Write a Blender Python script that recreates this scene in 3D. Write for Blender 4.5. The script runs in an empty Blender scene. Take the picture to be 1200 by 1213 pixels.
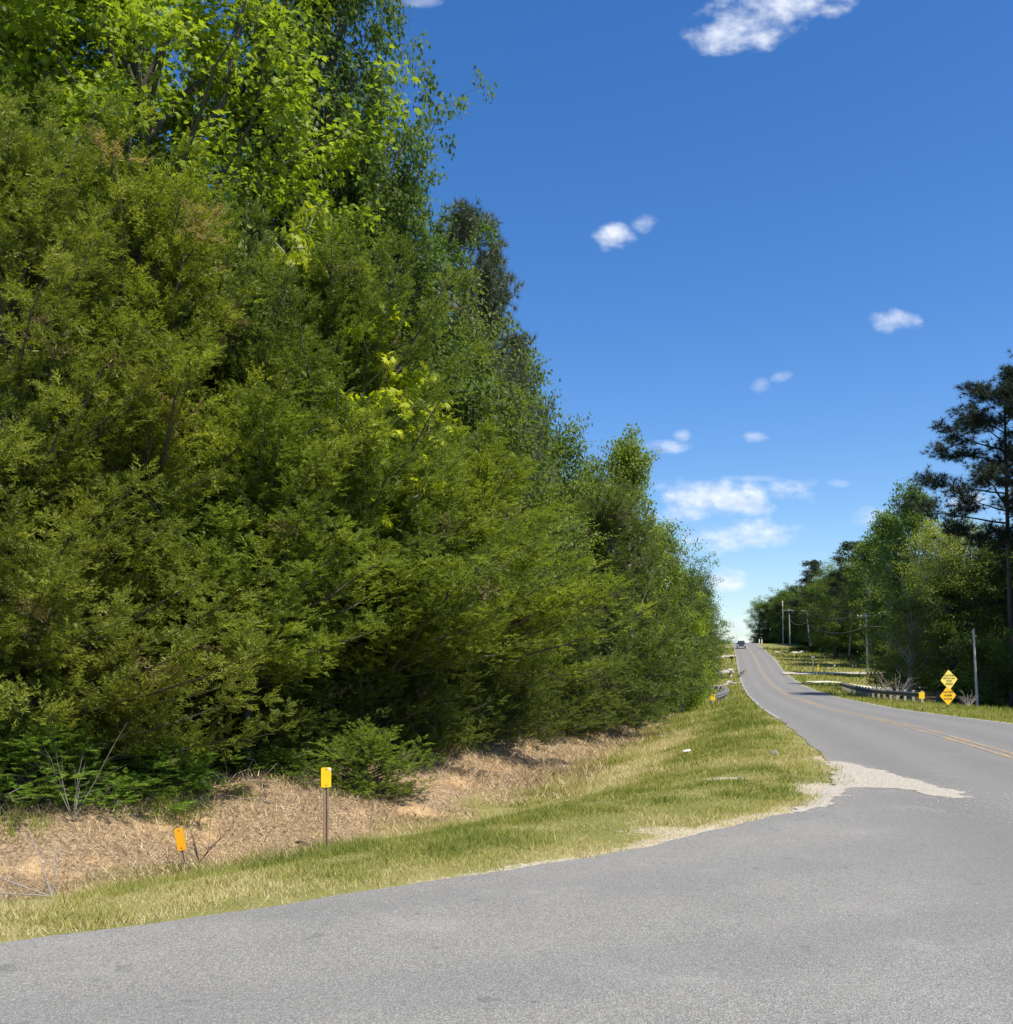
import bpy, math, random
import numpy as np
from mathutils import Vector, Matrix
R_ = math.radians
random.seed(7); rs = np.random.RandomState(11)
scene = bpy.context.scene
C = scene.collection

# ------------------------------------------------------------------ camera, sky, sun, exposure
cam_d = bpy.data.cameras.new("Camera"); cam = bpy.data.objects.new("Camera", cam_d); C.objects.link(cam)
cam.location = (0, 0, 1.6); cam.rotation_euler = (R_(90), 0, 0)
cam_d.sensor_fit = 'HORIZONTAL'; cam_d.sensor_width = 36; cam_d.lens = 35.4; cam_d.shift_y = 0.157
cam_d.clip_start = 0.1; cam_d.clip_end = 8000
scene.camera = cam
SUN_AZ, SUN_EL = R_(132), R_(60)          # azimuth clockwise from +Y
sd = Vector((math.sin(SUN_AZ)*math.cos(SUN_EL), math.cos(SUN_AZ)*math.cos(SUN_EL), math.sin(SUN_EL)))
sl = bpy.data.lights.new("Sun", 'SUN'); so = bpy.data.objects.new("Sun", sl); C.objects.link(so)
so.rotation_euler = (-sd).to_track_quat('-Z', 'Y').to_euler(); so.location = (30, -10, 60)
sl.energy = 5.0; sl.angle = R_(0.53); sl.color = (1.0, 0.945, 0.84)
scene.view_settings.view_transform = 'Standard'; scene.view_settings.look = 'None'
scene.view_settings.exposure = 0.42; scene.view_settings.gamma = 1.0

def node(nt, typ, loc=None, **kw):
    n = nt.nodes.new(typ)
    for k, v in kw.items(): setattr(n, k, v)
    return n
def lk(nt, a, b): nt.links.new(a, b)
def mth(nt, op, a, b=None, c=None, clamp=False):
    n = nt.nodes.new('ShaderNodeMath'); n.operation = op; n.use_clamp = clamp
    for i, v in enumerate((a, b, c)):
        if v is None: continue
        if isinstance(v, (int, float)): n.inputs[i].default_value = v
        else: nt.links.new(v, n.inputs[i])
    return n.outputs[0]
def mixc(nt, f, a, b, mode='MIX'):
    n = nt.nodes.new('ShaderNodeMix'); n.data_type = 'RGBA'; n.blend_type = mode
    for s, v in ((0, f), (6, a), (7, b)):
        if isinstance(v, (int, float)): n.inputs[s].default_value = v
        elif isinstance(v, tuple): n.inputs[s].default_value = (*v, 1)
        else: nt.links.new(v, n.inputs[s])
    return n.outputs[2]
def sstep(nt, v, lo, hi):
    n = nt.nodes.new('ShaderNodeMapRange'); n.interpolation_type = 'SMOOTHSTEP'
    nt.links.new(v, n.inputs[0]); n.inputs[1].default_value = lo; n.inputs[2].default_value = hi
    return n.outputs[0]
def noise(nt, vec, scale, detail=4, rough=.5):
    n = nt.nodes.new('ShaderNodeTexNoise'); n.inputs['Scale'].default_value = scale
    n.inputs['Detail'].default_value = detail; n.inputs['Roughness'].default_value = rough
    if vec is not None: nt.links.new(vec, n.inputs['Vector'])
    return n.outputs['Fac']
def ramp(nt, f, stops):
    n = nt.nodes.new('ShaderNodeValToRGB'); el = n.color_ramp.elements
    while len(el) < len(stops): el.new(.5)
    for e, (p, c) in zip(el, stops): e.position = p; e.color = (*c, 1)
    nt.links.new(f, n.inputs[0]); return n.outputs[0]

world = bpy.data.worlds.new("World"); scene.world = world; world.use_nodes = True
nt = world.node_tree; nt.nodes.clear()
sky = node(nt, 'ShaderNodeTexSky', sky_type='NISHITA', sun_disc=False)
sky.sun_elevation = SUN_EL; sky.sun_rotation = SUN_AZ; sky.altitude = 100
sky.air_density = 1.0; sky.dust_density = 0.6; sky.ozone_density = 3.0
bg = node(nt, 'ShaderNodeBackground'); bg.inputs[1].default_value = 0.10
outw = node(nt, 'ShaderNodeOutputWorld')
tc = node(nt, 'ShaderNodeTexCoord'); sep = node(nt, 'ShaderNodeSeparateXYZ'); lk(nt, tc.outputs['Generated'], sep.inputs[0])
yy = mth(nt, 'MAXIMUM', sep.outputs[1], 0.02)
u = mth(nt, 'DIVIDE', sep.outputs[0], yy); v = mth(nt, 'DIVIDE', sep.outputs[2], yy)
cmb = node(nt, 'ShaderNodeCombineXYZ'); lk(nt, u, cmb.inputs[0]); lk(nt, mth(nt, 'MULTIPLY', v, 1.45), cmb.inputs[1])
n1 = noise(nt, cmb.outputs[0], 22, 6, .55); n2 = noise(nt, cmb.outputs[0], 60, 5, .55)
CL = [(910, 12, 88, 38, 1.0, .3), (868, 42, 58, 27, 1.0, 0), (726, 281, 27, 15, 1.0, 0), (767, 264, 18, 13, .75, .3), (1057, 380, 30, 14, .8, -.2),
      (900, 457, 14, 9, .35, 0), (925, 447, 12, 7, .4, .3), (790, 530, 30, 8, .6, 0), (808, 516, 10, 7, .5, 0), (895, 517, 15, 7, .65, 0), (848, 590, 74, 25, 1.0, 0), (815, 608, 40, 12, .8, 0),
      (940, 581, 33, 16, 1.0, 0), (878, 635, 72, 21, 1.0, 0), (866, 686, 30, 15, 1.0, 0), (1030, 613, 26, 14, .55, 0), (1155, 594, 30, 12, .8, 0),
      (862, 745, 40, 14, .75, 0), (885, 567, 50, 5, .4, 0), (993, 573, 14, 5, .35, 0), (800, 578, 34, 6, .5, 0), (500, 0, 40, 8, .4, 0), (860, 757, 60, 6, .8, 0)]
tot = None
for (px, py, rx, ry, a, sh) in CL:
    du = mth(nt, 'MULTIPLY', mth(nt, 'SUBTRACT', u, (px-600)/1180), 1180/rx)
    dv = mth(nt, 'MULTIPLY', mth(nt, 'SUBTRACT', v, (795-py)/1180), 1180/ry)
    if sh: dv = mth(nt, 'SUBTRACT', dv, mth(nt, 'MULTIPLY', du, sh*rx/ry*.6))
    r2 = mth(nt, 'ADD', mth(nt, 'MULTIPLY', du, du), mth(nt, 'MULTIPLY', dv, dv))
    m = mth(nt, 'SUBTRACT', 1.15, r2)
    # flat bottoms, billowing tops
    m = mth(nt, 'ADD', m, mth(nt, 'MULTIPLY', mth(nt, 'SUBTRACT', n1, .5), 4.6))
    m = mth(nt, 'ADD', m, mth(nt, 'MULTIPLY', mth(nt, 'SUBTRACT', n2, .5), 1.0))
    m = mth(nt, 'SUBTRACT', m, mth(nt, 'MULTIPLY', mth(nt, 'MAXIMUM', mth(nt, 'SUBTRACT', r2, 1.6), 0), 1.5))
    m = mth(nt, 'MULTIPLY', sstep(nt, m, -.1, 2.0), a)
    tot = m if tot is None else mth(nt, 'MAXIMUM', tot, m)
tot = mth(nt, 'MULTIPLY', tot, mth(nt, 'GREATER_THAN', sep.outputs[1], .05))
hs = node(nt, 'ShaderNodeHueSaturation'); hs.inputs['Saturation'].default_value = 1.32; hs.inputs['Value'].default_value = 1.3; hs.inputs['Hue'].default_value = .508
lk(nt, sky.outputs[0], hs.inputs['Color'])
cs = mth(nt, 'MULTIPLY', tot, .85)
cloudc = ramp(nt, n2, [(.3, (5.6, 6.2, 7.4)), (.7, (8.2, 8.5, 9.0))])
lk(nt, mixc(nt, cs, hs.outputs[0], cloudc), bg.inputs[0]); lk(nt, bg.outputs[0], outw.inputs[0])

cy = scene.cycles; cy.max_bounces = 5; cy.diffuse_bounces = 3; cy.glossy_bounces = 2; cy.transmission_bounces = 3; cy.transparent_max_bounces = 2

# ------------------------------------------------------------------ terrain functions
YR = np.arange(-60, 3200, 1.0)
_h = np.interp(YR, [-60, 20, 30.3, 38.6, 53, 61, 83, 93, 115, 146, 184, 240, 292, 320, 400, 600, 3200],
               [0, .02, 0, -.17, -.37, -.40, -.48, -.36, .0, 1.27, 4.1, 7.15, 9.8, 10.3, 7.5, 0, -14])
k = np.hanning(21); k /= k.sum(); _h = np.convolve(np.pad(_h, 10, mode='edge'), k, 'valid')
def hr(y): return np.interp(y, YR, _h)
BEND = 305.
def xc(y): return 5.3 + .2205*y - np.where(y > BEND, (np.maximum(y-BEND, 0))**2*.0045, 0)
HW = 3.5
AP = np.array([(-80, -122.), (5.77, -2.9), (6.9, -1.25), (8.4, .7), (9.6, 1.85), (11.1, 3.2), (12.6, 4.25), (14.2, 4.9), (15.7, 5.35), (17.5, 5.66)])
def xL(y):
    y = np.asarray(y, float); a = xc(y)-HW
    w = .035*np.sin(y*5.1)+.03*np.sin(y*11.3+1)+.05*np.sin(y*2.3)
    return np.where(y < 17.5, np.interp(y, AP[:, 0], AP[:, 1])+w*.8, a + .03*np.sin(y*1.7)*np.clip((60-y)/40, 0, 1))
def xR(y): return xc(y)+HW
DT = np.array([(-60, -38.), (-12.7, 3.9), (-5.2, 10.8), (-2.6, 14.6), (0, 19), (2.5, 29.0), (5.6, 41), (9.5, 60), (14.2, 78), (18.2, 95), (30, 150), (63, 300), (130, 600)])
def ditch(x, y):
    """signed distance to the ditch line, positive towards the road"""
    x = np.asarray(x, float); y = np.asarray(y, float)
    best = np.full(x.shape, 1e9); sg = np.ones(x.shape)
    for (a, b) in zip(DT[:-1], DT[1:]):
        d = b-a; L2 = d@d
        t = np.clip(((x-a[0])*d[0]+(y-a[1])*d[1])/L2, 0, 1)
        ex = x-(a[0]+t*d[0]); ey = y-(a[1]+t*d[1]); q = np.hypot(ex, ey)
        cr = (d[1]*ex-d[0]*ey)
        m = q < best; best = np.where(m, q, best); sg = np.where(m, np.sign(cr), sg)
    return best*sg
def ss(a, b, x): t = np.clip((x-a)/(b-a), 0, 1); return t*t*(3-2*t)
_ph = rs.uniform(0, 6.28, (24, 2)); _dr = rs.uniform(0, 6.28, 24)
def fb(x, y, f0, n=6, s=0):
    o = 0
    for i in range(n):
        f = f0*1.72**i; a = _dr[(i+s) % 24]
        o = o + np.sin((x*np.cos(a)+y*np.sin(a))*f+_ph[(i+s) % 24, 0])*np.sin((y*np.cos(a)-x*np.sin(a))*f*.9+_ph[(i+s) % 24, 1])*.62**i
    return o
def G(x, y, road=False):
    x = np.asarray(x, float); y = np.asarray(y, float)
    base = hr(y); s = ditch(x, y); tR = x-xR(y)
    dep = np.interp(y, [-20, 8, 14.5, 30, 41, 60, 78, 100, 150, 320], [.7, .85, 1.0, 1.1, 1.0, .8, .85, .45, .25, .2])
    left = x < xL(y)+.01
    z = base.copy()
    dl = -dep*(1-ss(0, 5.2, s))                      # road side of the ditch
    bank = -dep + (dep-.42)*ss(.2, 3.2, -s)          # cut bank
    lump = .12*fb(x, y, 1.1, 8)*ss(.0, 1.5, -s)*(1-ss(3, 6, -s)) + .22*fb(x, y, .12, 4, 5)*ss(3.5, 9, -s)
    z = np.where(left, base+np.where(s > 0, dl, bank+lump), z)
    fade = ss(0, 4, xL(y)-x)
    z = z+np.where(left & (y < 200), .03*fb(x, y, 1.3, 5, 9)*ss(0, 2.0, xL(y)-x), 0)
    cre = np.interp(y, [20, 58, 75, 100, 125, 150, 400], [.2, .3, 1.3, 1.5, .8, .1, .0])
    z = np.where(tR > 0, base-.12*ss(.2, 2, tR)-cre*ss(3.2, 11, tR)+.15*fb(x, y, .15, 4, 3)*ss(4, 12, tR), z)
    return z
def G1(x, y): return float(G(np.array([x]), np.array([y]))[0])
def at(px, Y): return (px-600)/1180*Y
def zt(py, Y): return 1.6+(795-py)/1180*Y

# ------------------------------------------------------------------ mesh helpers
def setp(o, label=None, cat=None, group=None, kind=None):
    if label: o['label'] = label
    if cat: o['category'] = cat
    if group: o['group'] = group
    if kind: o['kind'] = kind
    return o
def link(name, me, m=None, parent=None, loc=None):
    o = bpy.data.objects.new(name, me); C.objects.link(o)
    if m is not None and me is not None and not me.materials: me.materials.append(m)
    if parent is not None: o.parent = parent
    if loc is not None: o.location = loc
    return o
def empty(name, label, cat, loc, rz=0, group=None):
    o = bpy.data.objects.new(name, None); C.objects.link(o); o.location = loc; o.rotation_euler = (0, 0, rz)
    o.empty_display_size = .2
    return setp(o, label, cat, group)
def poly_mesh(name, V, val=None, smooth=False):
    """V: (N,k,3) separate polygons"""
    N, kk, _ = V.shape
    me = bpy.data.meshes.new(name); me.vertices.add(N*kk); me.vertices.foreach_set('co', V.astype(np.float32).ravel())
    me.loops.add(N*kk); me.loops.foreach_set('vertex_index', np.arange(N*kk, dtype=np.int32))
    me.polygons.add(N); me.polygons.foreach_set('loop_start', np.arange(0, N*kk, kk, dtype=np.int32))
    if val is not None:
        a = me.attributes.new('v', 'FLOAT', 'FACE'); a.data.foreach_set('value', val.astype(np.float32))
    me.update(calc_edges=True)
    return me
class MB:
    def __init__(s): s.v = []; s.f = []; s.n = 0
    def add(s, v, f):
        s.v.append(np.asarray(v, float)); s.f += [tuple(int(i)+s.n for i in q) for q in f]; s.n += len(v)
    def tube(s, P, r, k=6, cap=True):
        P = np.asarray(P, float); r = np.broadcast_to(r, (len(P),)); T = np.gradient(P, axis=0)
        T /= np.linalg.norm(T, axis=1)[:, None]+1e-9
        ref = np.array([.13, .29, .95]) if abs(T[0, 2]) < .9 else np.array([1., .1, .05])
        A = np.cross(T, ref); A /= np.linalg.norm(A, axis=1)[:, None]+1e-9; B = np.cross(T, A)
        an = np.arange(k)/k*2*np.pi
        V = P[:, None]+r[:, None, None]*(np.cos(an)[None, :, None]*A[:, None]+np.sin(an)[None, :, None]*B[:, None])
        f = []
        for i in range(len(P)-1):
            for j in range(k): f.append((i*k+j, i*k+(j+1) % k, (i+1)*k+(j+1) % k, (i+1)*k+j))
        if cap: f.append(tuple(range(k-1, -1, -1))); f.append(tuple((len(P)-1)*k+j for j in range(k)))
        s.add(V.reshape(-1, 3), f)
    def box(s, c, d, rz=0, taper=1, rx=0):
        x, y, z = np.array(d)/2.
        V = np.array([(a*x*(taper if e > 0 else 1), b*y*(taper if e > 0 else 1), e*z) for e in (-1, 1) for b in (-1, 1) for a in (-1, 1)])
        if rx: V = V@np.array(Matrix.Rotation(rx, 3, 'X')).T
        if rz: V = V@np.array(Matrix.Rotation(rz, 3, 'Z')).T
        s.add(V+np.array(c), [(0, 2, 3, 1), (4, 5, 7, 6), (0, 1, 5, 4), (2, 6, 7, 3), (0, 4, 6, 2), (1, 3, 7, 5)])
    def prism(s, pts, y0, y1):
        """outline in XZ extruded along Y"""
        n = len(pts); V = [(p[0], y0, p[1]) for p in pts]+[(p[0], y1, p[1]) for p in pts]
        f = [tuple(range(n)), tuple(range(2*n-1, n-1, -1))]+[(i, i+n, (i+1) % n+n, (i+1) % n) for i in range(n)]
        s.add(V, f)
    def build(s, name, m, parent=None, smooth=False, bevel=0, loc=None):
        me = bpy.data.meshes.new(name); me.from_pydata(np.concatenate(s.v).tolist(), [], s.f); me.update()
        if smooth: me.polygons.foreach_set('use_smooth', [True]*len(me.polygons))
        o = link(name, me, m, parent, loc)
        if bevel:
            b = o.modifiers.new('b', 'BEVEL'); b.width = bevel; b.segments = 2; b.limit_method = 'ANGLE'
        return o
def copy_tree(o, parent=None):
    c = o.copy(); C.objects.link(c)
    if parent is not None: c.parent = parent
    for ch in list(KIDS.get(o.name, [])):
        copy_tree(ch, c)
    return c
KIDS = {}

# ------------------------------------------------------------------ materials
def mat(name, col=(.5, .5, .5), rough=.6, metal=0, var=0, scale=8, bump=0, spec=.5):
    m = bpy.data.materials.new(name); m.use_nodes = True; t = m.node_tree; b = t.nodes['Principled BSDF']
    b.inputs['Roughness'].default_value = rough; b.inputs['Metallic'].default_value = metal
    b.inputs['Specular IOR Level'].default_value = spec
    tcx = t.nodes.new('ShaderNodeTexCoord')
    n = noise(t, tcx.outputs['Object'], scale, 5, .6)
    d = tuple(c*(1-var) for c in col); e = tuple(min(1, c*(1+var*.7)) for c in col)
    lk(t, ramp(t, n, [(.32, d), (.68, e)]), b.inputs['Base Color'])
    if bump:
        bm = t.nodes.new('ShaderNodeBump'); bm.inputs['Strength'].default_value = bump; bm.inputs['Distance'].default_value = .02
        lk(t, n, bm.inputs['Height']); lk(t, bm.outputs[0], b.inputs['Normal'])
    return m
def leafmat(name, stops, trans=.35, rough=.5, spec=.3, tcol=1.6):
    m = bpy.data.materials.new(name); m.use_nodes = True; t = m.node_tree; b = t.nodes['Principled BSDF']
    at_ = t.nodes.new('ShaderNodeAttribute'); at_.attribute_name = 'v'
    oi = t.nodes.new('ShaderNodeObjectInfo')
    col = ramp(t, at_.outputs['Fac'], stops)
    col = mixc(t, 1.0, col, oi.outputs['Color'], 'MULTIPLY')
    lk(t, col, b.inputs['Base Color']); b.inputs['Roughness'].default_value = rough; b.inputs['Specular IOR Level'].default_value = spec
    tr = t.nodes.new('ShaderNodeBsdfTranslucent')
    tt = mixc(t, 1.0, col, (1.15*tcol, 1.2*tcol, .45*tcol), 'MULTIPLY'); lk(t, tt, tr.inputs[0])
    mx = t.nodes.new('ShaderNodeMixShader'); mx.inputs[0].default_value = trans
    lk(t, b.outputs[0], mx.inputs[1]); lk(t, tr.outputs[0], mx.inputs[2])
    lk(t, mx.outputs[0], t.nodes['Material Output'].inputs[0])
    return m
M_ced = leafmat('cedar_leaf', [(0, (.06, .08, .014)), (.35, (.138, .175, .024)), (.7, (.222, .265, .038)), (.93, (.32, .35, .06)), (1, (.27, .22, .12))], .32)
M_gum = leafmat('broad_leaf', [(0, (.05, .078, .02)), (.5, (.10, .138, .033)), (1, (.16, .20, .048))], .4, .55, .25)
M_pin = leafmat('pine_needles', [(0, (.035, .05, .03)), (.6, (.07, .09, .05)), (1, (.11, .125, .065))], .15)
M_bark = mat('bark', (.10, .085, .07), .9, 0, .45, 12, .8)
M_barkp = mat('pine_bark', (.11, .085, .07), .9, 0, .5, 14, .8)
M_barkl = mat('pale_bark', (.34, .32, .27), .85, 0, .35, 10, .5)
M_dead = mat('dead_wood', (.3, .26, .22), .9, 0, .35, 20, .3)
M_yel = mat('yellow_reflective', (.90, .58, .01), .35, 0, .06, 6)
M_yel2 = mat('pale_yellow_reflective', (.88, .68, .12), .35, 0, .08, 5)
M_ora = mat('orange_yellow_reflective', (.74, .33, .004), .4, 0, .15, 9)
M_yel3 = mat('amber_yellow_reflective', (.88, .50, .01), .4, 0, .1, 9)
M_glare = mat('white_glare', (.8, .78, .7), .5, 0, .1, 9)  # white for the painted glare on the marker plate
M_blk = mat('black_paint', (.02, .02, .018), .5, 0, .2, 8)
M_postb = mat('brown_post', (.3, .2, .12), .75, 0, .25, 14, .3)
M_postd = mat('dark_post_groove', (.09, .055, .035), .85, 0, .25, 14)
M_galv = mat('galvanised_steel', (.42, .43, .44), .42, .75, .2, 6)
M_galvd = mat('darkened_steel', (.10, .095, .09), .75, .1, .3, 6)  # dark tone paints in the shade on the right rail's face
M_wpost = mat('pale_weathered_wood', (.42, .38, .31), .85, 0, .3, 7, .4)
M_pole = mat('grey_utility_pole_wood', (.52, .48, .42), .85, 0, .25, 5, .4)
M_wht = mat('white_paint', (.78, .78, .76), .45, 0, .06, 6)
M_wire = mat('wire', (.22, .23, .24), .5, .3, .1, 4)
M_cer = mat('grey_ceramic', (.55, .56, .58), .35, 0, .1, 4)
M_stone = mat('pale_stone', (.55, .5, .4), .9, 0, .3, 6, .5)
M_rock = mat('grey_rock', (.25, .23, .2), .9, 0, .3, 9, .5)

def attr(t, n):
    a = t.nodes.new('ShaderNodeAttribute'); a.attribute_name = n; return a.outputs['Fac']
def ground_mat():
    m = bpy.data.materials.new('ground'); m.use_nodes = True; t = m.node_tree; b = t.nodes['Principled BSDF']
    b.inputs['Roughness'].default_value = .95; b.inputs['Specular IOR Level'].default_value = .15
    tcx = t.nodes.new('ShaderNodeTexCoord'); P = tcx.outputs['Object']
    n = noise(t, P, .9, 8, .6); nf = noise(t, P, 18, 6, .7); nb = noise(t, P, 60, 4, .6); nl = noise(t, P, .13, 5, .6)
    g = ramp(t, n, [(.3, (.15, .16, .035)), (.5, (.22, .21, .06)), (.7, (.32, .27, .10))])
    g = mixc(t, mth(t, 'MULTIPLY', sstep(t, nf, .45, .7), .55), g, (.30, .24, .12))
    g = mixc(t, mth(t, 'MULTIPLY', sstep(t, nl, .45, .6), .35), g, (.09, .12, .02))
    dcol = ramp(t, nf, [(.3, (.06, .04, .028)), (.45, (.21, .145, .085)), (.6, (.38, .27, .16)), (.78, (.55, .42, .25))])
    soil = ramp(t, nf, [(.3, (.42, .26, .13)), (.7, (.60, .42, .22))])
    dcol = mixc(t, mth(t, 'MULTIPLY', sstep(t, noise(t, P, .75, 4, .55), .55, .68), .8), dcol, soil)
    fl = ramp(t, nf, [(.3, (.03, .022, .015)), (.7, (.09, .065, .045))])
    sand = ramp(t, nf, [(.3, (.36, .3, .21)), (.7, (.56, .49, .37))])
    c = mixc(t, attr(t, 'dry'), g, dcol)
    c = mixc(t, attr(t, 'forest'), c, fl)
    sm = mth(t, 'ADD', attr(t, 'sand'), mth(t, 'MULTIPLY', mth(t, 'SUBTRACT', nf, .5), .9))
    c = mixc(t, mth(t, 'MULTIPLY', sstep(t, sm, .35, .6), 1), c, sand)
    lk(t, c, b.inputs['Base Color'])
    bm = t.nodes.new('ShaderNodeBump'); bm.inputs['Strength'].default_value = .7; bm.inputs['Distance'].default_value = .03
    lk(t, mth(t, 'ADD', nf, mth(t, 'MULTIPLY', nb, .4)), bm.inputs['Height']); lk(t, bm.outputs[0], b.inputs['Normal'])
    return m
def road_mat():
    m = bpy.data.materials.new('asphalt'); m.use_nodes = True; t = m.node_tree; b = t.nodes['Principled BSDF']
    b.inputs['Specular IOR Level'].default_value = .35
    tcx = t.nodes.new('ShaderNodeTexCoord'); P = tcx.outputs['Object']
    sp = t.nodes.new('ShaderNodeSeparateXYZ'); lk(t, P, sp.inputs[0])
    lat = mth(t, 'SUBTRACT', mth(t, 'SUBTRACT', sp.outputs[0], mth(t, 'MULTIPLY', sp.outputs[1], .2205)), 5.3)
    vor = t.nodes.new('ShaderNodeTexVoronoi'); vor.inputs['Scale'].default_value = 155; lk(t, P, vor.inputs['Vector'])
    chip = vor.outputs['Color']; sc = t.nodes.new('ShaderNodeSeparateColor'); lk(t, chip, sc.inputs[0])
    n1 = noise(t, P, 1.1, 7, .62); n2 = noise(t, P, 28, 5, .75); n3 = noise(t, P, .25, 4, .5)
    base = ramp(t, n1, [(.3, (.185, .177, .157)), (.7, (.255, .243, .216))])
    sp1 = ramp(t, sc.outputs[0], [(0, (.07, .068, .062)), (.45, (.22, .21, .185)), (.8, (.35, .335, .295)), (1, (.58, .56, .5))])
    # chip seal reads coarse on the side road, finer on the through lanes
    c = mixc(t, .48, base, sp1)
    c = mixc(t, mth(t, 'MULTIPLY', sstep(t, n2, .5, .75), .4), c, (.10, .098, .095))
    lane = mth(t, 'ABSOLUTE', lat)
    onm = sstep(t, mth(t, 'ADD', lane, mth(t, 'MULTIPLY', n1, .8)), 4.6, 3.6)
    # wheel tracks: two per lane
    w = mth(t, 'COSINE', mth(t, 'MULTIPLY', mth(t, 'SUBTRACT', lane, .85), 2*math.pi/1.75))
    mc = mixc(t, mth(t, 'MULTIPLY', mth(t, 'ADD', w, 1), .5), (.178, .168, .154), (.138, .131, .121))
    mc = mixc(t, mth(t, 'MULTIPLY', n3, .5), mc, (.205, .195, .18))
    mc = mixc(t, .3, mc, sp1)
    c = mixc(t, onm, c, mc)
    rad = t.nodes.new('ShaderNodeVectorMath'); rad.operation = 'DISTANCE'; lk(t, P, rad.inputs[0]); rad.inputs[1].default_value = (-5, 21, 0)
    rb = mth(t, 'COSINE', mth(t, 'MULTIPLY', mth(t, 'ADD', rad.outputs['Value'], mth(t, 'MULTIPLY', n1, .8)), 2*math.pi/1.9))
    c = mixc(t, mth(t, 'MULTIPLY', mth(t, 'MULTIPLY', sstep(t, rb, -.2, 1), mth(t, 'SUBTRACT', 1.0, onm)), .22), c, (.15, .145, .135))
    c = mixc(t, mth(t, 'MULTIPLY', sstep(t, noise(t, P, 3.3, 5, .6), .64, .7), .45), c, (.1, .097, .09))
    # paler, worn strip near the corner and dusty stains
    du = sstep(t, mth(t, 'ADD', n1, mth(t, 'MULTIPLY', n2, .3)), .72, .95)
    c = mixc(t, mth(t, 'MULTIPLY', du, .5), c, (.36, .34, .3))
    lk(t, c, b.inputs['Base Color'])
    lk(t, ramp(t, n2, [(.3, (.72,)*3), (.7, (.92,)*3)]), b.inputs['Roughness'])
    bm = t.nodes.new('ShaderNodeBump'); bm.inputs['Strength'].default_value = .55; bm.inputs['Distance'].default_value = .008
    lk(t, mth(t, 'ADD', vor.outputs['Distance'], mth(t, 'MULTIPLY', n2, .6)), bm.inputs['Height']); lk(t, bm.outputs[0], b.inputs['Normal'])
    return m
def paint_mat(name, col, wear):
    m = bpy.data.materials.new(name); m.use_nodes = True; t = m.node_tree; b = t.nodes['Principled BSDF']
    tcx = t.nodes.new('ShaderNodeTexCoord'); P = tcx.outputs['Object']
    n = noise(t, P, 9, 8, .75); n2 = noise(t, P, .5, 3, .5)
    f = sstep(t, mth(t, 'ADD', n, mth(t, 'MULTIPLY', n2, .35)), wear, wear+.16)
    lk(t, mixc(t, f, col, (.2, .19, .18)), b.inputs['Base Color']); b.inputs['Roughness'].default_value = .6
    return m
M_ground = ground_mat(); M_road = road_mat()
M_white = paint_mat('white_line_paint', (.56, .54, .49), .60); M_yl = paint_mat('yellow_line_paint', (.52, .31, .08), .58)
M_conc = mat('pale_concrete', (.62, .58, .46), .8, 0, .12, 3, .2)
M_grav = mat('pale_gravel', (.43, .385, .31), .9, 0, .3, 22, .6)

# ------------------------------------------------------------------ ground sheet and road
def lines(fine_a, fine_b, step, far_a, far_b, g):
    L = list(np.arange(fine_a, fine_b, step)); s = step
    while L[-1] < far_b: s *= g; L.append(L[-1]+s)
    s = step
    while L[0] > far_a: s *= g; L.insert(0, L[0]-s)
    return np.array(L)
YL = lines(4.5, 24, .13, -60, 420, 1.0125); YL = np.concatenate([YL, np.geomspace(YL[-1]+10, 3000, 16)])
XL = lines(-12, 11, .13, -110, 190, 1.022); XL = np.concatenate([-np.geomspace(2600, 125, 9), XL, np.geomspace(215, 2600, 9)])
gx, gy = np.meshgrid(XL, YL)
gz = G(gx, gy); s_ = ditch(gx, gy)
inr = np.minimum(gx-xL(gy), xR(gy)-gx); gz = gz-.07*ss(0, .5, inr)
leftm = gx < xL(gy); tR = gx-xR(gy)
wob = .5*fb(gx, gy, .8, 5, 2)
dry = np.where(leftm & (gy < 75), ss(.3, -.6, s_+wob)*(1-ss(62, 75, gy)), 0)
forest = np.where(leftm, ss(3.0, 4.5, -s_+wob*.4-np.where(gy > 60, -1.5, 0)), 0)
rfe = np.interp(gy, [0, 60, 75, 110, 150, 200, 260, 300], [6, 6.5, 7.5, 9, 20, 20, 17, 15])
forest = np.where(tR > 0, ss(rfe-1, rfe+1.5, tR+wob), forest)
edge = np.where(leftm, xL(gy)-gx, 9)
sand = np.where(leftm & (gy < 19), (1-ss(.05, .55, edge*.75+.1*wob))*np.interp(gy, [5, 7, 8, 12, 16, 18], [.15, .3, .9, 1, .7, .2])*.75, 0)
def blob(x0, y0, rx, ry, a): return a*np.exp(-((gx-x0)/rx)**2-((gy-y0)/ry)**2)
sand = np.maximum(sand, blob(at(860, 14.5), 14.6, .5, .35, .62)); sand = np.maximum(sand, blob(at(800, 9.6), 9.9, .8, .5, .6))
sand = np.maximum(sand, blob(4.35, 13.0, .6, 1.3, .95)); sand = np.maximum(sand, blob(at(1000, 17), 17.6, .35, 1.6, .7)*(edge < 1.2))
sand = np.maximum(sand, blob(at(938, 18), 18.5, .5, .6, .42))
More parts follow.
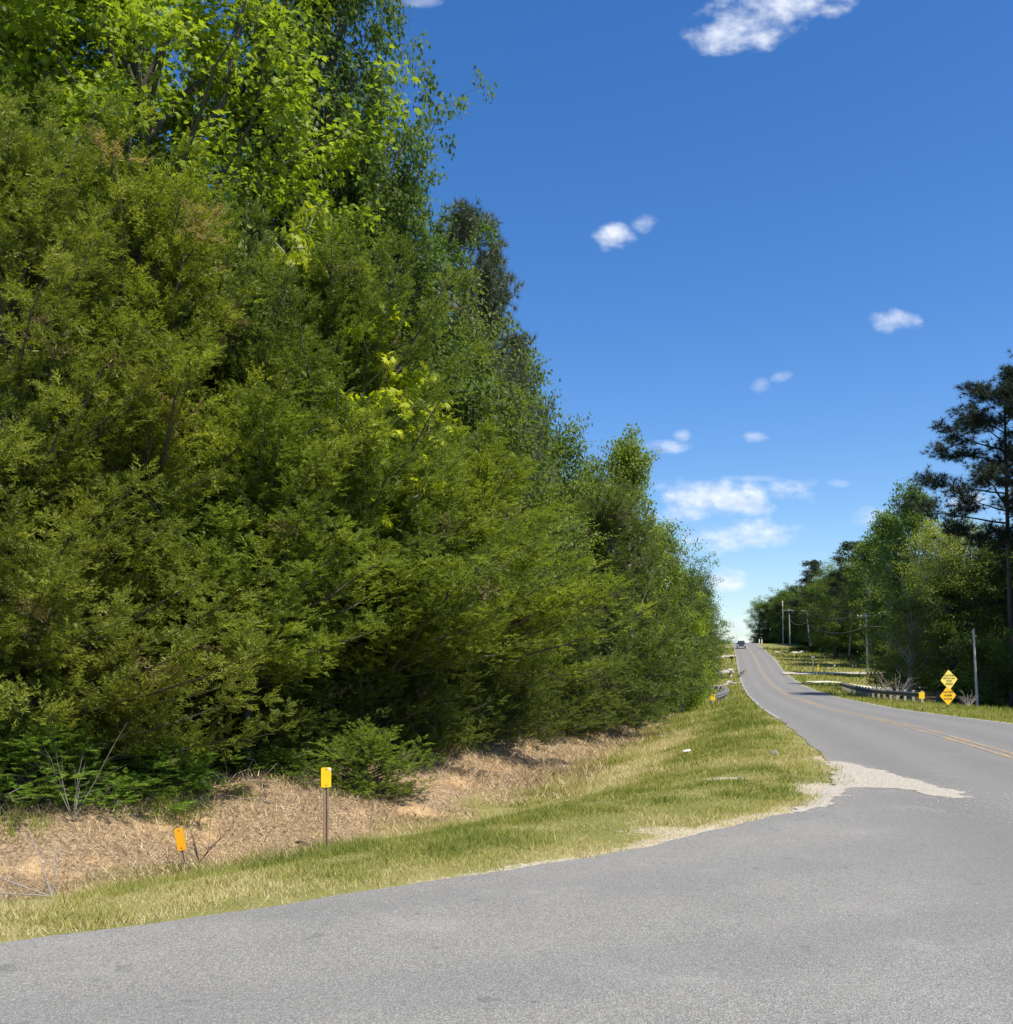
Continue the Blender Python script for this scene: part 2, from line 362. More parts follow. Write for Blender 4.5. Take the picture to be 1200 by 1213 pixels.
# worn pale strip along the road edges
sand = np.maximum(sand, np.where((gy > 16), .42*(1-ss(0, .35, np.where(leftm, edge, np.abs(tR)))), 0))
me = bpy.data.meshes.new('ground'); ny, nx = gx.shape
V = np.stack([gx, gy, gz], -1).reshape(-1, 3); me.vertices.add(len(V)); me.vertices.foreach_set('co', V.astype(np.float32).ravel())
i = np.arange((ny-1)*nx).reshape(ny-1, nx)[:, :-1].ravel(); F = np.stack([i, i+1, i+nx+1, i+nx], 1)
me.loops.add(F.size); me.loops.foreach_set('vertex_index', F.astype(np.int32).ravel()); me.polygons.add(len(F))
me.polygons.foreach_set('loop_start', np.arange(0, F.size, 4, dtype=np.int32)); 
for nm, a in (('dry', dry), ('forest', forest), ('sand', sand)):
    q = me.attributes.new(nm, 'FLOAT', 'POINT'); q.data.foreach_set('value', np.clip(a, 0, 1).astype(np.float32).ravel())
me.update(calc_edges=True); me.polygons.foreach_set('use_smooth', np.ones(len(F), bool))
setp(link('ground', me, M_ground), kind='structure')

def strip(name, xa, xb, y0, y1, dz, m, K=1, kind='structure', extra=None):
    ys = YL[(YL > y0) & (YL < y1)]; ys = np.concatenate([[y0], ys, [y1]])
    fr = np.linspace(0, 1, K+1); X = xa(ys)[:, None]*(1-fr)+xb(ys)[:, None]*fr; Y = np.repeat(ys[:, None], K+1, 1); Z = hr(Y)+dz
    # keep the sheet on the piecewise-linear ground profile
    Z = np.interp(Y, YL, hr(YL))+dz
    n = K+1; f = [(a*n+b, a*n+b+1, (a+1)*n+b+1, (a+1)*n+b) for a in range(len(ys)-1) for b in range(K)]
    mb = MB(); mb.add(np.stack([X, Y, Z], -1).reshape(-1, 3), f)
    return setp(mb.build(name, m, smooth=True), kind=kind)
strip('road', xL, xR, -55, 640, .012, M_road, 14)
strip('edge_line', lambda y: xR(y)-.17, lambda y: xR(y)-.06, 22, 600, .017, M_white)
strip('edge_line', lambda y: xc(y)-HW+.06, lambda y: xc(y)-HW+.16, 36, 600, .017, M_white)
strip('centre_line', lambda y: xc(y)-.19, lambda y: xc(y)-.08, 9, 600, .017, M_yl)
strip('centre_line', lambda y: xc(y)+.08, lambda y: xc(y)+.19, 9, 600, .017, M_yl)

def inpoly(x, y, P):
    r = np.zeros(x.shape, bool); n = len(P)
    for a in range(n):
        (x1, y1), (x2, y2) = P[a], P[(a+1) % n]
        c = ((y1 > y) != (y2 > y)) & (x < (x2-x1)*(y-y1)/(y2-y1+1e-12)+x1); r ^= c
    return r
def patch(name, P, dz, m, step=.05, wobble=.06, f0=3, label=None, zf=None, bumpy=0):
    P = np.array(P, float); DRV.append(P); x0, y0 = P.min(0)-.2; x1, y1 = P.max(0)+.2
    xs = np.arange(x0, x1, step); ys = np.arange(y0, y1, step); X, Y = np.meshgrid(xs, ys)
    ins = inpoly(X+wobble*fb(X, Y, f0, 5, 1), Y+wobble*fb(X, Y, f0, 5, 7), P)
    Z = (zf(X, Y) if zf else G(X, Y))+dz+bumpy*fb(X, Y, 14, 5, 4)
    n = X.shape[1]; idx = np.arange(X.size).reshape(X.shape)
    ok = ins[:-1, :-1] & ins[1:, :-1] & ins[:-1, 1:] & ins[1:, 1:]
    q = idx[:-1, :-1][ok]; f = np.stack([q, q+1, q+n+1, q+n], 1)
    used = np.unique(f); mp = np.zeros(X.size, int); mp[used] = np.arange(len(used))
    mb = MB(); mb.add(np.stack([X, Y, Z], -1).reshape(-1, 3)[used], mp[f].tolist())
    return setp(mb.build(name, m, smooth=True), kind='structure')
GP = [(3.05, 11.0), (3.6, 12.0), (4.4, 13.6), (5.0, 15.2), (5.35, 16.8), (5.7, 17.6), (5.9, 16.6), (5.85, 15.2), (5.95, 14.0), (5.95, 13.2), (5.75, 12.3), (5.55, 12.1), (5.45, 12.7), (5.1, 13.3), (4.6, 13.3), (4.3, 12.5), (3.8, 11.6), (3.4, 11.2)]
DRV = []
patch('gravel', GP, .0165, M_grav, .045, .09, 4, zf=lambda x, y: hr(y)+0*x, bumpy=.0012)
def quadstrip(path, w): # polygon from a centre path
    P = np.array(path, float); T = np.gradient(P, axis=0); T /= np.linalg.norm(T, axis=1)[:, None]; N = np.stack([-T[:, 1], T[:, 0]], 1)*w/2
    return np.concatenate([P+N, (P-N)[::-1]])
patch('driveway', [(36.4, 120), (36.9, 123.5), (40, 125), (47, 126), (53, 126.5), (53, 122), (47, 121.5), (40, 121)], .1, M_conc, .3, .05, .5)
patch('driveway', [(39.0, 140), (40.5, 147), (44, 148), (50, 150), (60, 152), (60, 148.5), (50, 146), (44, 143.5)], .1, M_grav, .3, .1, .5)
patch('driveway', [(34.0, 146), (28, 144), (22, 142), (22, 146), (29, 150), (34.6, 154)], .1, M_grav, .3, .3, .4)
patch('driveway', [(43.4, 186), (36, 183), (30, 182), (30, 188), (38, 191), (44.4, 195)], .1, M_grav, .3, .2, .4)
patch('dirt_track', [(22, 112), (24.5, 117), (28, 119), (28.4, 118), (25.4, 116), (23.2, 111)], .08, M_grav, .15, .15, .8)
patch('dirt_track', [(25.4, 118), (26.6, 121), (27.9, 126), (28.6, 126), (27.5, 120.6), (27.7, 118.8), (26.5, 117.5)], .08, M_grav, .15, .1, .8)

# ------------------------------------------------------------------ foliage generators
def unit(a): return a/(np.linalg.norm(a, axis=-1, keepdims=True)+1e-9)
def frames(d, r, up=None):
    d = unit(d); q = r.normal(size=d.shape) if up is None else up+.5*r.normal(size=d.shape)
    y = unit(np.cross(q, d)); z = np.cross(d, y); return np.stack([d, y, z], -1)
def inst(O, M, s, P):
    V = np.einsum('nij,pkj->npki', M, P)*np.asarray(s)[:, None, None, None]+O[:, None, None, :]
    return V.reshape(-1, P.shape[1], 3)
def tri_at(b, d, L, w, r):
    d = unit(d); q = unit(np.cross(d, r.normal(size=3))); return [b-q*w/2, b+q*w/2, b+d*L]
def cedar_spray(r):
    T = []
    for i in range(7):
        t = i/6.; base = np.array([.02+.2*t, 0, 0.01*r.normal()])
        for sg in (-1, 1):
            a = R_(42+10*r.normal())*sg; L = .115*(1-.6*t)
            d = np.array([math.cos(a), math.sin(a), .35*r.normal()])
            T.append(tri_at(base, d, L, .02, r)); m = base+unit(d)*L*.45
            T.append(tri_at(m, d+.6*r.normal(size=3), L*.62, .018, r))
    T.append(tri_at(np.array([.16, 0, 0]), np.array([1, 0, .1]), .11, .02, r))
    return np.array(T)
STAR = []
for i_ in range(5):
    a = (-100+50*i_)*math.pi/180; b_ = (-75+50*i_)*math.pi/180
    STAR.append((.42+.5*math.cos(a)*(1 if abs(i_-2) < 2 else .85), .55*math.sin(a), -.06*abs(math.sin(a))))
    if i_ < 4: STAR.append((.40+.17*math.cos(b_), .2*math.sin(b_), .02))
STAR = [(0, 0, 0)]+STAR
STAR = np.array([STAR])          # (1,10,3)
OVAL = np.array([[(0, 0, 0), (.35, -.27, -.03), (.75, -.2, -.03), (1, 0, -.1), (.75, .2, -.03), (.35, .27, -.03)]])
def needle_tuft(r, n=16, L=1., w=.1):
    T = []
    for i in range(n):
        d = np.array([.75, 0, 0])+.75*r.normal(size=3); T.append(tri_at(np.zeros(3), d, L*r.uniform(.75, 1.1), w, r))
    return np.array(T)
PROTO = {}; NOM = {}
def proto(key, name, wood, M_w, V, val, M_l):
    me = poly_mesh(name+'_crown', V, val); me.materials.append(M_l)
    wm = bpy.data.meshes.new(name+'_trunk'); wm.from_pydata(np.concatenate(wood.v).tolist(), [], wood.f); wm.update()
    wm.polygons.foreach_set('use_smooth', [True]*len(wm.polygons)); wm.materials.append(M_w)
    PROTO[key] = (name, wm, me); c_ = V[:, 0]
    NOM[key] = (float(c_[:, 2].max()), float(np.percentile(np.hypot(c_[:, 0], c_[:, 1]), 95)))
def make_cedar(key, H, R, nb, seed, spr=11, name='cedar_tree', lean=0, plsc=1., low=.03, low2=None):
    r = np.random.RandomState(seed); w = MB(); S = cedar_spray(r)
    zz = np.linspace(0, H*.97, 14); w.tube(np.stack([.12*np.sin(zz*.7)+lean*zz, .1*np.cos(zz*.9), zz-.2], 1), np.linspace(R*.038, .02, 14), 8)
    pb, pd, pl, pv = [], [], [], []
    for i in range(nb):
        f = (i+r.uniform(0, 1))/nb; t = low+(.95-low)*f**1.25; az = i*2.39996+.5*r.normal(); z = H*t
        rad = R*(1-t)**.72*(.78+.22*min(1, t/.2))*(1+.24*math.sin(az*3+z*1.3+seed)+.19*math.sin(z*2.1+az+seed*2))*r.uniform(.8, 1.12)+.15
        e = R_(-4+80*t**.75+9*r.normal()); a = np.array([math.cos(az), math.sin(az), 0]); up = np.array([0, 0, 1.])
        L = rad/max(.35, math.cos(e)); s = np.linspace(0, 1, 6)
        c = np.array([lean*z, 0, z])+s[:, None]*L*(math.cos(e)*a+math.sin(e)*up)-up*(.22*L*(s*(1-s)))[:, None]+.05*r.normal(size=(6, 3))*s[:, None]
        w.tube(c, np.linspace(.03+.008*L, .006, 6), 3, False)
        for j in range(max(2, int(L*2.2/plsc))):
            u_ = 1-(j+r.uniform(0, 1))/max(2, int(L*2.2/plsc))*.8
            b = np.array([np.interp(u_, s, c[:, q]) for q in range(3)])
            side = unit(np.cross(a, up))*r.choice([-1, 1])
            d = a*r.uniform(.5, 1)+side*r.uniform(.1, 1.1)+up*(r.uniform(-.05, .95)+.9*t)
            pb.append(b); pd.append(d); pl.append(r.uniform(.45, .95)*plsc*(1-.35*t)); pv.append(r.beta(2, 2))
    pb = np.array(pb); pd = unit(np.array(pd)); pl = np.array(pl); pv = np.array(pv); n = len(pb)
    for q in range(0, n, 5): w.tube(np.stack([pb[q], pb[q]+pd[q]*pl[q]*.9+r.normal(size=3)*.05]), [.009, .003], 3, False)
    u_ = r.uniform(0.05, 1, (n, spr)); jit = r.normal(size=(n, spr, 3))*(.125*plsc*(1.1-u_*.7))[..., None]
    O = (pb[:, None]+pd[:, None]*(pl[:, None]*u_)[..., None]+jit).reshape(-1, 3)
    D = (pd[:, None]*1.2+jit*7+.5*r.normal(size=(n, spr, 3))+np.array([0, 0, .25])).reshape(-1, 3)
    sz = r.uniform(.75, 1.3, len(O))*plsc
    val = np.clip(np.repeat(pv, spr)*.65+.33*r.uniform(0, 1, len(O)), 0, .92)
    val[np.repeat(r.uniform(size=n) < .02, spr)] = 1.0
    V = inst(O, frames(D, r, np.array([0, 0, 1.])), sz, S)
    proto(key, name, w, M_bark, V, np.repeat(val, len(S)), M_ced)
def make_broad(key, H, R, cb, nlimb, leaf, nclus, nleaf, seed, shape=STAR, name='hardwood_tree', bark=None, crad=.42, flat=.55, up0=38, prof=.6, droop=0., tr=.026):
    r = np.random.RandomState(seed); w = MB()
    zz = np.linspace(0, H*.96, 16); tx = .012*H*np.sin(zz*2.2/H*3+seed); ty = .012*H*np.cos(zz*1.7/H*3+seed)-.012*H*math.cos(seed)
    w.tube(np.stack([tx, ty, zz-.2], 1), H*tr*(1-zz/H)**.8+.015, 9)
    tips = []
    for i in range(nlimb):
        f = (i+r.uniform())/nlimb; t = cb+(.97-cb)*f; z = H*t*.96; az = i*2.39996+.6*r.normal()
        g = (t-cb)/(1-cb); rad = R*(math.sin(math.pi*min(1, g*.85+.15))**prof)*r.uniform(.72, 1.12)
        e = R_(up0+28*g+8*r.normal()); a = np.array([math.cos(az), math.sin(az), 0]); up = np.array([0, 0, 1.])
        L = rad/max(.45, math.cos(e)); s = np.linspace(0, 1, 7)
        p0 = np.array([np.interp(z, zz, tx), np.interp(z, zz, ty), z])
        c = p0+s[:, None]*L*(math.cos(e)*a+math.sin(e)*up)-up*(.18*L*s*s)[:, None]+np.cumsum(.035*L*r.normal(size=(7, 3)), 0)*s[:, None]
        w.tube(c, np.linspace(.012*L+.02, .008, 7), 5, False)
        for j in range(6):
            u_ = .3+.7*(j+r.uniform())/6; b = np.array([np.interp(u_, s, c[:, q]) for q in range(3)])
            d = unit(a*.8+.8*r.normal(size=3)+up*(.35-droop)); l = L*r.uniform(.16, .36)
            m_ = b+d*l*.5+.08*l*r.normal(size=3); en = b+d*l
            w.tube(np.stack([b, m_, en]), [.012, .008, .004], 3, False)
            for k_ in range(nclus):
                tips.append(b+(en-b)*r.uniform(.35, 1.1)+r.normal(size=3)*crad*.6)
        for k_ in range(2): tips.append(c[-1]+r.normal(size=3)*crad*.4)
    for k_ in range(5): tips.append(np.array([tx[-1], ty[-1], H*.96])+r.normal(size=3)*crad*.5)
    tips = np.array(tips); n = len(tips); cv = r.beta(2, 2, n)
    off = r.normal(size=(n, nleaf, 3))*crad*np.array([1, 1, flat])*.62
    O = (tips[:, None]+off).reshape(-1, 3)
    ax = np.concatenate([tips[:, :2]*0, np.zeros((n, 1))], 1)
    out = unit(tips-np.array([0, 0, H*.45])); nrm = np.array([0, 0, 1.])+.5*out[:, None]+.55*r.normal(size=(n, nleaf, 3)); nrm = unit(nrm.reshape(-1, 3))
    d0 = unit(off.reshape(-1, 3)*1.5+r.normal(size=(n*nleaf, 3))*.4+np.array([0, 0, -.35])); y = unit(np.cross(nrm, d0)); z = np.cross(d0, y)
    M = np.stack([d0, y, z], -1); sz = leaf*r.uniform(.7, 1.25, len(O))
    val = np.clip(np.repeat(cv, nleaf)*.6+.4*r.uniform(size=len(O)), 0, 1)
    proto(key, name, w, bark or M_bark, inst(O, M, sz, shape), val, M_gum)
def make_pine(key, H, R, cb, nlimb, seed, tuft=.34, w0=.1, npad=6, name='pine_tree', ntuft=9, sx=1):
    r = np.random.RandomState(seed); w = MB(); S = needle_tuft(r, 24, 1., w0)
    zz = np.linspace(0, H*.97, 14); tx = .01*H*np.sin(zz/H*5+seed)
    w.tube(np.stack([tx, tx*.4, zz-.2], 1), H*.007*(1-zz/H*.85)+.02, 9)
    pads = []
    for i in range(nlimb):
        g = (i+.5*r.uniform())/nlimb; t = cb+(.98-cb)*g; z = H*t*.97; az = i*2.39996+.7*r.normal()
        rad = R*(1-g)**.55*r.uniform(.55, 1.15)*(.75+.25*min(1, g/.25))+.3; e = R_(8+45*g+10*r.normal())
        a = np.array([math.cos(az), math.sin(az), 0]); up = np.array([0, 0, 1.]); s = np.linspace(0, 1, 6)
        p0 = np.array([np.interp(z, zz, tx), np.interp(z, zz, tx)*.4, z]); L = rad/max(.5, math.cos(e))
        c = p0+s[:, None]*L*(math.cos(e)*a+math.sin(e)*up)+up*(.10*L*(s**2.2-s))[:, None]+np.cumsum(.03*L*r.normal(size=(6, 3)), 0)*s[:, None]
        w.tube(c, np.linspace(.012*L+.015, .012, 6), 5, False)
        for j in range(npad):
            u_ = .45+.55*(j+r.uniform())/npad; b = np.array([np.interp(u_, s, c[:, q]) for q in range(3)])
            d = unit(a*.7+.75*r.normal(size=3)*np.array([1, 1, .35])+up*.25); l = L*r.uniform(.1, .28)+.1
            w.tube(np.stack([b, b+d*l]), [.014, .006], 3, False); pads.append((b+d*l*.9, d))
    for k_ in range(4): w.tube(np.array([(0, 0, H*cb*(.45+.13*k_)), (.5*math.cos(k_*2.4), .5*math.sin(k_*2.4), H*cb*(.47+.13*k_))]), [.03, .01], 4, False)
    pads.append((np.array([tx[-1], tx[-1]*.4, H*.97]), np.array([0, 0, 1.])))
    P = np.array([p[0] for p in pads]); D = np.array([p[1] for p in pads]); n = len(P)
    off = r.normal(size=(n, ntuft, 3))*np.array([.3, .3, .17]); O = (P[:, None]+off).reshape(-1, 3)
    DD = (D[:, None]*.4+off*1.5+.3*r.normal(size=off.shape)+np.array([0, 0, .55])).reshape(-1, 3)
    V = inst(O, frames(DD, r), tuft*r.uniform(.75, 1.2, len(O)), S)
    val = np.clip(np.repeat(r.uniform(size=n), ntuft)*.6+.4*r.uniform(size=n*ntuft), 0, 1)
    proto(key, name, w, M_barkp, V, np.repeat(val, len(S)), M_pin)

make_cedar('cedA', 12.5, 3.6, 205, 3, 19)
make_cedar('cedB', 9.5, 2.7, 170, 8, 18)
make_cedar('cedD', 9.5, 3.0, 150, 17, 18, low=.27)
make_cedar('cedE', 12.5, 3.6, 180, 41, 18, low=.22)
make_cedar('cedC', 10, 3.3, 150, 21, 13, plsc=1.2)
make_cedar('cedbush', 2.2, 1.35, 70, 31, 12, name='cedar_shrub', low=.02)
make_broad('gum', 20, 5.2, .25, 50, .2, 4, 34, 5, name='sweetgum_tree', crad=.42, tr=.015)
make_broad('hw', 14, 3.6, .05, 52, .19, 3, 26, 9, OVAL, crad=.5, prof=.45)
make_broad('hw2', 15, 3.3, .04, 52, .24, 3, 22, 14, OVAL, crad=.55, prof=.5)
make_broad('poplar', 15, 3.0, .1, 46, .24, 3, 22, 17, STAR, crad=.5, up0=48, bark=M_barkl, name='tulip_poplar_tree')
make_broad('birch', 15, 3.8, .04, 56, .16, 3, 26, 19, OVAL, crad=.5, up0=50, bark=M_barkl, name='pale_barked_tree', droop=.1, prof=.5)
make_broad('sap', 5.5, 1.5, .5, 22, .2, 1, 14, 23, STAR, crad=.2, name='sapling', bark=M_barkl, flat=.35)
make_broad('shrub', 3.2, 1.9, .02, 30, .13, 3, 22, 27, OVAL, crad=.3, name='leafy_shrub', tr=.012)
make_pine('pine', 20, 4.4, .5, 26, 4, tuft=.33, w0=.07, npad=8, ntuft=20)
make_pine('pineb', 17, 2.8, .35, 44, 12, tuft=.33, w0=.07, npad=6, ntuft=11)
NT = [0]
def tree(key, x, y, top=None, h=None, r=None, label='', cat='tree', group=None, rz=None, tint=(1, 1, 1), lean=(0, 0), dz=0):
    name, wm, cm = PROTO[key]; H, R0 = NOM[key]; z = G1(x, y)+dz
    if h is None: h = zt(top, y)-z
    if r and key.startswith('ced'): r *= 1.08
    sz = h/H; sx = (r/R0) if r else sz
    o = empty(name, label, cat, (x, y, z), rz if rz is not None else rs.uniform(0, 6.28), group)
    o.scale = (sx, sx, sz); o.rotation_euler[0] = lean[0]; o.rotation_euler[1] = lean[1]
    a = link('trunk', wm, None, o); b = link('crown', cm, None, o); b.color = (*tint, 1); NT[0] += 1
    return o

# --- left wood, the near cedars and what rises behind them
CG = None
def T(key, px, Y, **kw): return tree(key, at(px, Y), Y, **kw)
T('cedA', 10, 15.8, top=75, r=3.0, label='tall olive cedar at the left edge of the photo, cut off by the frame', tint=(1, .95, .9), rz=1)
T('cedE', 160, 18.9, top=150, r=3.4, label='largest yellow-green cedar, its pointed top rising left of centre of the near thicket', tint=(1.15, 1.1, .9), rz=2.2)
T('cedD', 275, 20.6, top=215, r=2.3, label='narrow cedar close on the right of the largest cedar', tint=(.72, .78, .8), rz=.5)
T('cedE', 405, 22.3, top=252, r=3.1, label='pointed cedar standing in front of the dark sweetgum', tint=(.78, .84, .8), rz=4)
T('cedB', 55, 15.9, top=480, r=1.9, label='lower cedar in front of the largest cedar, brownish twigs showing', tint=(1.0, .9, .85), rz=5)
T('cedD', 300, 18.9, top=440, r=2.5, label='bright cedar in the front of the thicket above the upright yellow marker', tint=(1.05, 1.08, .95), rz=3)
T('cedD', 455, 22.5, top=505, r=2.7, label='short cedar directly below the bright green sapling', tint=(1.05, 1.05, .9), rz=1.7)
T('cedD', 548, 26.5, top=488, r=3.1, label='cedar with a rounded yellow-green top where the near thicket steps down to the right', tint=(1.12, 1.12, .8), rz=.2)
T('cedC', 716, 42, top=560, r=3.6, label='broad dull grey-green cedar standing right of the bright near cedars', tint=(.62, .66, .95), rz=0.4)
T('cedC', 655, 36, top=655, r=2.6, label='low dull cedar between the bright thicket and the broad grey-green cedar', tint=(.72, .75, .9), rz=2.4)
T('cedbush', 430, 18.4, h=1.45, r=1.05, label='small bright cedar shrub at the bank top right of the upright yellow marker', cat='shrub', tint=(.9, 1.0, .8))
T('cedbush', 190, 16.1, h=1.1, r=1.1, label='low green cedar shrub at the bank top above the leaning orange marker', cat='shrub', tint=(.8, 1.1, .8))
T('cedbush', 30, 14.4, h=1.5, r=1.6, label='spreading low cedar shrub at the far left of the bank top', cat='shrub', tint=(.75, 1.0, .8))
T('cedbush', 110, 15.2, h=.8, r=1.0, label='smallest cedar shrub behind the bare dry stalks', cat='shrub', tint=(.75, 1.05, .8))
T('cedbush', 322, 18.6, h=.8, r=.8, label='dark cedar shrub left of the upright yellow marker', cat='shrub', tint=(.7, .9, .8))
T('gum', 165, 25.5, top=-190, r=5.6, label='big sweetgum with bright yellow-green leaves above the largest cedar', tint=(2.2, 2.1, .9), rz=1)
T('gum', -60, 24, top=-160, r=4.6, label='bright sweetgum rising past the top left corner', tint=(2.0, 1.95, .9), rz=3)
T('gum', 368, 28.5, top=-190, r=3.1, label='tall dark green sweetgum at the top of the photo beside the sky', tint=(.9, 1.05, 1.0), rz=2)
T('sap', 492, 25.5, top=398, r=1.2, label='smaller lime green sapling right of the bright one', cat='sapling', tint=(3.0, 2.5, .6), rz=4)
T('sap', 425, 21.9, top=385, r=1.6, label='bright lime green sapling poking out between the cedars', cat='sapling', tint=(3.4, 2.8, .6), rz=0)
T('sap', 335, 22.6, top=205, h=None, r=1.4, label='thin lime green sapling above the pointed cedar', cat='sapling', tint=(2.6, 2.2, .6), rz=2)
T('pineb', 548, 34, top=248, r=2.2, label='grey-green pine seen right of the dark sweetgum against the sky', tint=(1.4, 1.4, 1.3))
T('hw', 505, 32, top=262, r=2.7, label='dull grey-green hardwood between the dark sweetgum and the grey-green pine', tint=(1.25, 1.15, 1.4))
T('gum', 455, 29, top=95, r=2.7, label='dark green sweetgum whose branches reach furthest right into the sky', tint=(.95, 1.1, 1.0), rz=5)
T('hw', 330, 30.5, top=-40, r=3.4, label='dark hardwood behind the left half of the dark sweetgum', tint=(.9, 1.0, .9))
T('hw', 425, 30.5, top=30, r=2.3, label='dark leafy hardwood backing the right half of the dark sweetgum', tint=(.85, 1.0, .9))
T('pineb', 585, 37, top=330, r=1.9, label='thin pine just below the grey-green pine on the skyline', tint=(1.4, 1.4, 1.3))
T('poplar', 610, 39, top=394, r=1.7, label='slender dark green poplar whose top is highest right of the pines', tint=(.95, 1.0, .9))
T('hw', 560, 33, top=400, r=2.8, label='leafy hardwood behind the rounded cedar', tint=(1.1, 1.15, 1.0))
T('hw2', 646, 44, top=462, r=2.0, label='fresh green hardwood on the left skyline below the slender poplar', tint=(1.2, 1.2, .8))
T('hw', 625, 38, top=520, r=2.6, label='hardwood filling the gap between rounded cedar and grey-green cedar', tint=(1.3, 1.25, .9))
T('hw2', 690, 48, top=530, r=2.0, label='hardwood directly behind the peak of the grey-green cedar', tint=(.9, .95, .8))
T('poplar', 743, 50, top=503, r=1.85, label='bright poplar with big leaves standing out on the left skyline', tint=(1.7, 1.6, 1.0))
T('hw2', 780, 62, top=610, r=2.1, label='light green hardwood right of the bright poplar', tint=(1.6, 1.55, .8))
T('hw', 806, 66, top=648, r=2.1, label='dark green hardwood beyond the light green hardwood on the left', tint=(.8, .9, .9))
T('shrub', 812, 70, top=690, r=2.0, label='lime green bushy tree at the edge of the left wood', tint=(2.4, 2.2, .7))
T('shrub', 806, 68, top=752, r=2.1, label='rounded green bush at the wood edge left of the yellow guardrail marker', cat='bush', tint=(1.6, 1.6, .8))
T('shrub', 814, 80, top=790, h=None, r=1.9, label='soft green bush just behind the left guardrail marker', cat='bush', tint=(1.5, 1.5, .9))
T('shrub', 772, 54, top=770, r=1.9, label='dark green bush below the lime green tree on the left', cat='bush', tint=(.9, 1.0, .8))
T('shrub', 745, 47, top=805, r=1.5, label='low bush at the right foot of the grey-green cedar', cat='bush', tint=(.8, .85, .8))
T('hw', 824, 88, top=655, r=2.4, label='dark rounded tree at the right end of the left skyline', tint=(1.0, 1.0, .9))
T('hw', 832, 105, top=700, r=2.5, label='dark hardwood overhanging the grass beyond the left guardrail', tint=(.9, 1.0, .9))
GL = 'trees filling the depth of the left wood'
r2 = np.random.RandomState(77)
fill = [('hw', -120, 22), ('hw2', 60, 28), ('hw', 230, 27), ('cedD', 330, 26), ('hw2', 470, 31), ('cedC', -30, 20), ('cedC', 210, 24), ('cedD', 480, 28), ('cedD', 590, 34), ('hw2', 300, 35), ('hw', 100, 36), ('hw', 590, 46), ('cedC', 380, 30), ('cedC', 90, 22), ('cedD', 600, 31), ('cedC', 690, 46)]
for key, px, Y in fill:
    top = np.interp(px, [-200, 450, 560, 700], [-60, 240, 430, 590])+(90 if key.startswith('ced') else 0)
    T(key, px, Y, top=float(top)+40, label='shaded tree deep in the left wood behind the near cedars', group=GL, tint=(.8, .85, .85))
GL2 = 'trees of the left wood running up to the crest'
for Y in np.concatenate([np.arange(112, 200, 7.5), np.arange(200, 305, 11)]):
    x = xc(Y)-HW-9.3-r2.uniform(0, 1.6); kd = r2.choice(['hw', 'hw2', 'pineb', 'hw'])
    tree(kd, x, Y, h=r2.uniform(9, 12)+min(3.5, (Y-100)*.02), r=r2.uniform(3.5, 4.1),
         label={'hw': 'green hardwood in the far part of the left wood by the crest', 'hw2': 'large-leaved hardwood in the far part of the left wood', 'pineb': 'dark pine in the far part of the left wood'}[kd], group=GL2, tint=tuple(r2.uniform(.85, 1.3)*np.array([1, 1.02, .85])))
    tree(r2.choice(['hw', 'hw2']), x-6, Y+3, h=r2.uniform(13, 16), label='green hardwood standing behind the front row of the far left wood', group=GL2, tint=(1, 1.05, .85))
for Y in np.arange(52, 110, 8):
    x = xc(Y)-HW-13-r2.uniform(0, 3)
    tree(r2.choice(['hw', 'hw2']), x, Y, h=r2.uniform(9, 11), label='hardwood of the second row of the left wood beside the guardrail stretch', group=GL2, tint=(1, 1.05, .85))

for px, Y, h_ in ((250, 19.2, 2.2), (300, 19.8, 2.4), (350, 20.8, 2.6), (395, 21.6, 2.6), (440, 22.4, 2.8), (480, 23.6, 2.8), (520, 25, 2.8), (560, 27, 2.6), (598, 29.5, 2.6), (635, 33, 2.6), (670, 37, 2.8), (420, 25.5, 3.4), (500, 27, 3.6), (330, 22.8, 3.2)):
    T('cedbush', px, Y, h=h_, r=1.5, label='dark shaded cedar scrub beneath the overhanging cedars', cat='shrub', group='scrub beneath the near cedars', tint=(.5, .54, .5))  # tint darkened to deepen the shade in the hollow under the cedars
# --- right wood
T('pine', 1199, 80, top=436, r=6.3, label='tall dark pine leaning left with a wide open crown, right of the yellow signs', tint=(.55, .62, .62), lean=(0, R_(-5.5)), rz=.9)
T('pine', 1238, 76, top=395, r=4.6, label='taller pine cut off by the right edge of the photo', tint=(.6, .68, .65), rz=2)
T('pineb', 1222, 84, top=560, r=3, label='dark pine behind the leaning pine at the right edge', tint=(.6, .7, .6))
T('birch', 1114, 98, top=594, r=4.9, label='pale olive-leaved tree with a white trunk, brightest of the right wood', tint=(2.5, 2.0, 1.4), rz=1)
T('poplar', 1084, 109, top=566, r=3.2, label='tall blue-green poplar left of the pale olive tree', tint=(.95, 1.1, 1.0))
T('birch', 1080, 82, top=690, r=3.0, label='bushy olive tree leaning out over the guardrail in front of the pale tree', tint=(1.3, 1.2, .7), rz=3)
T('poplar', 1054, 140, top=598, r=3.6, label='leafy green poplar with a pale stem next to the blue-green poplar', tint=(1.15, 1.25, .85))
T('poplar', 1030, 160, top=632, r=4.2, label='lighter green poplar behind the nearest utility pole', tint=(1.2, 1.25, .85))
T('pineb', 1006, 172, top=642, r=3.6, label='dark conical pine on the right skyline left of the poplars', tint=(.8, .85, .8))
T('hw', 990, 185, top=655, r=4.6, label='light green rounded hardwood left of the dark conical pine', tint=(1.2, 1.3, .9))
T('pineb', 961, 225, top=664, r=4.2, label='dark round-topped pine sticking out above the right skyline', tint=(.7, .8, .8))
T('hw', 975, 208, top=678, r=4.4, label='grey-green hardwood between the round-topped pine and the light green one', tint=(1.2, 1.1, 1.1))
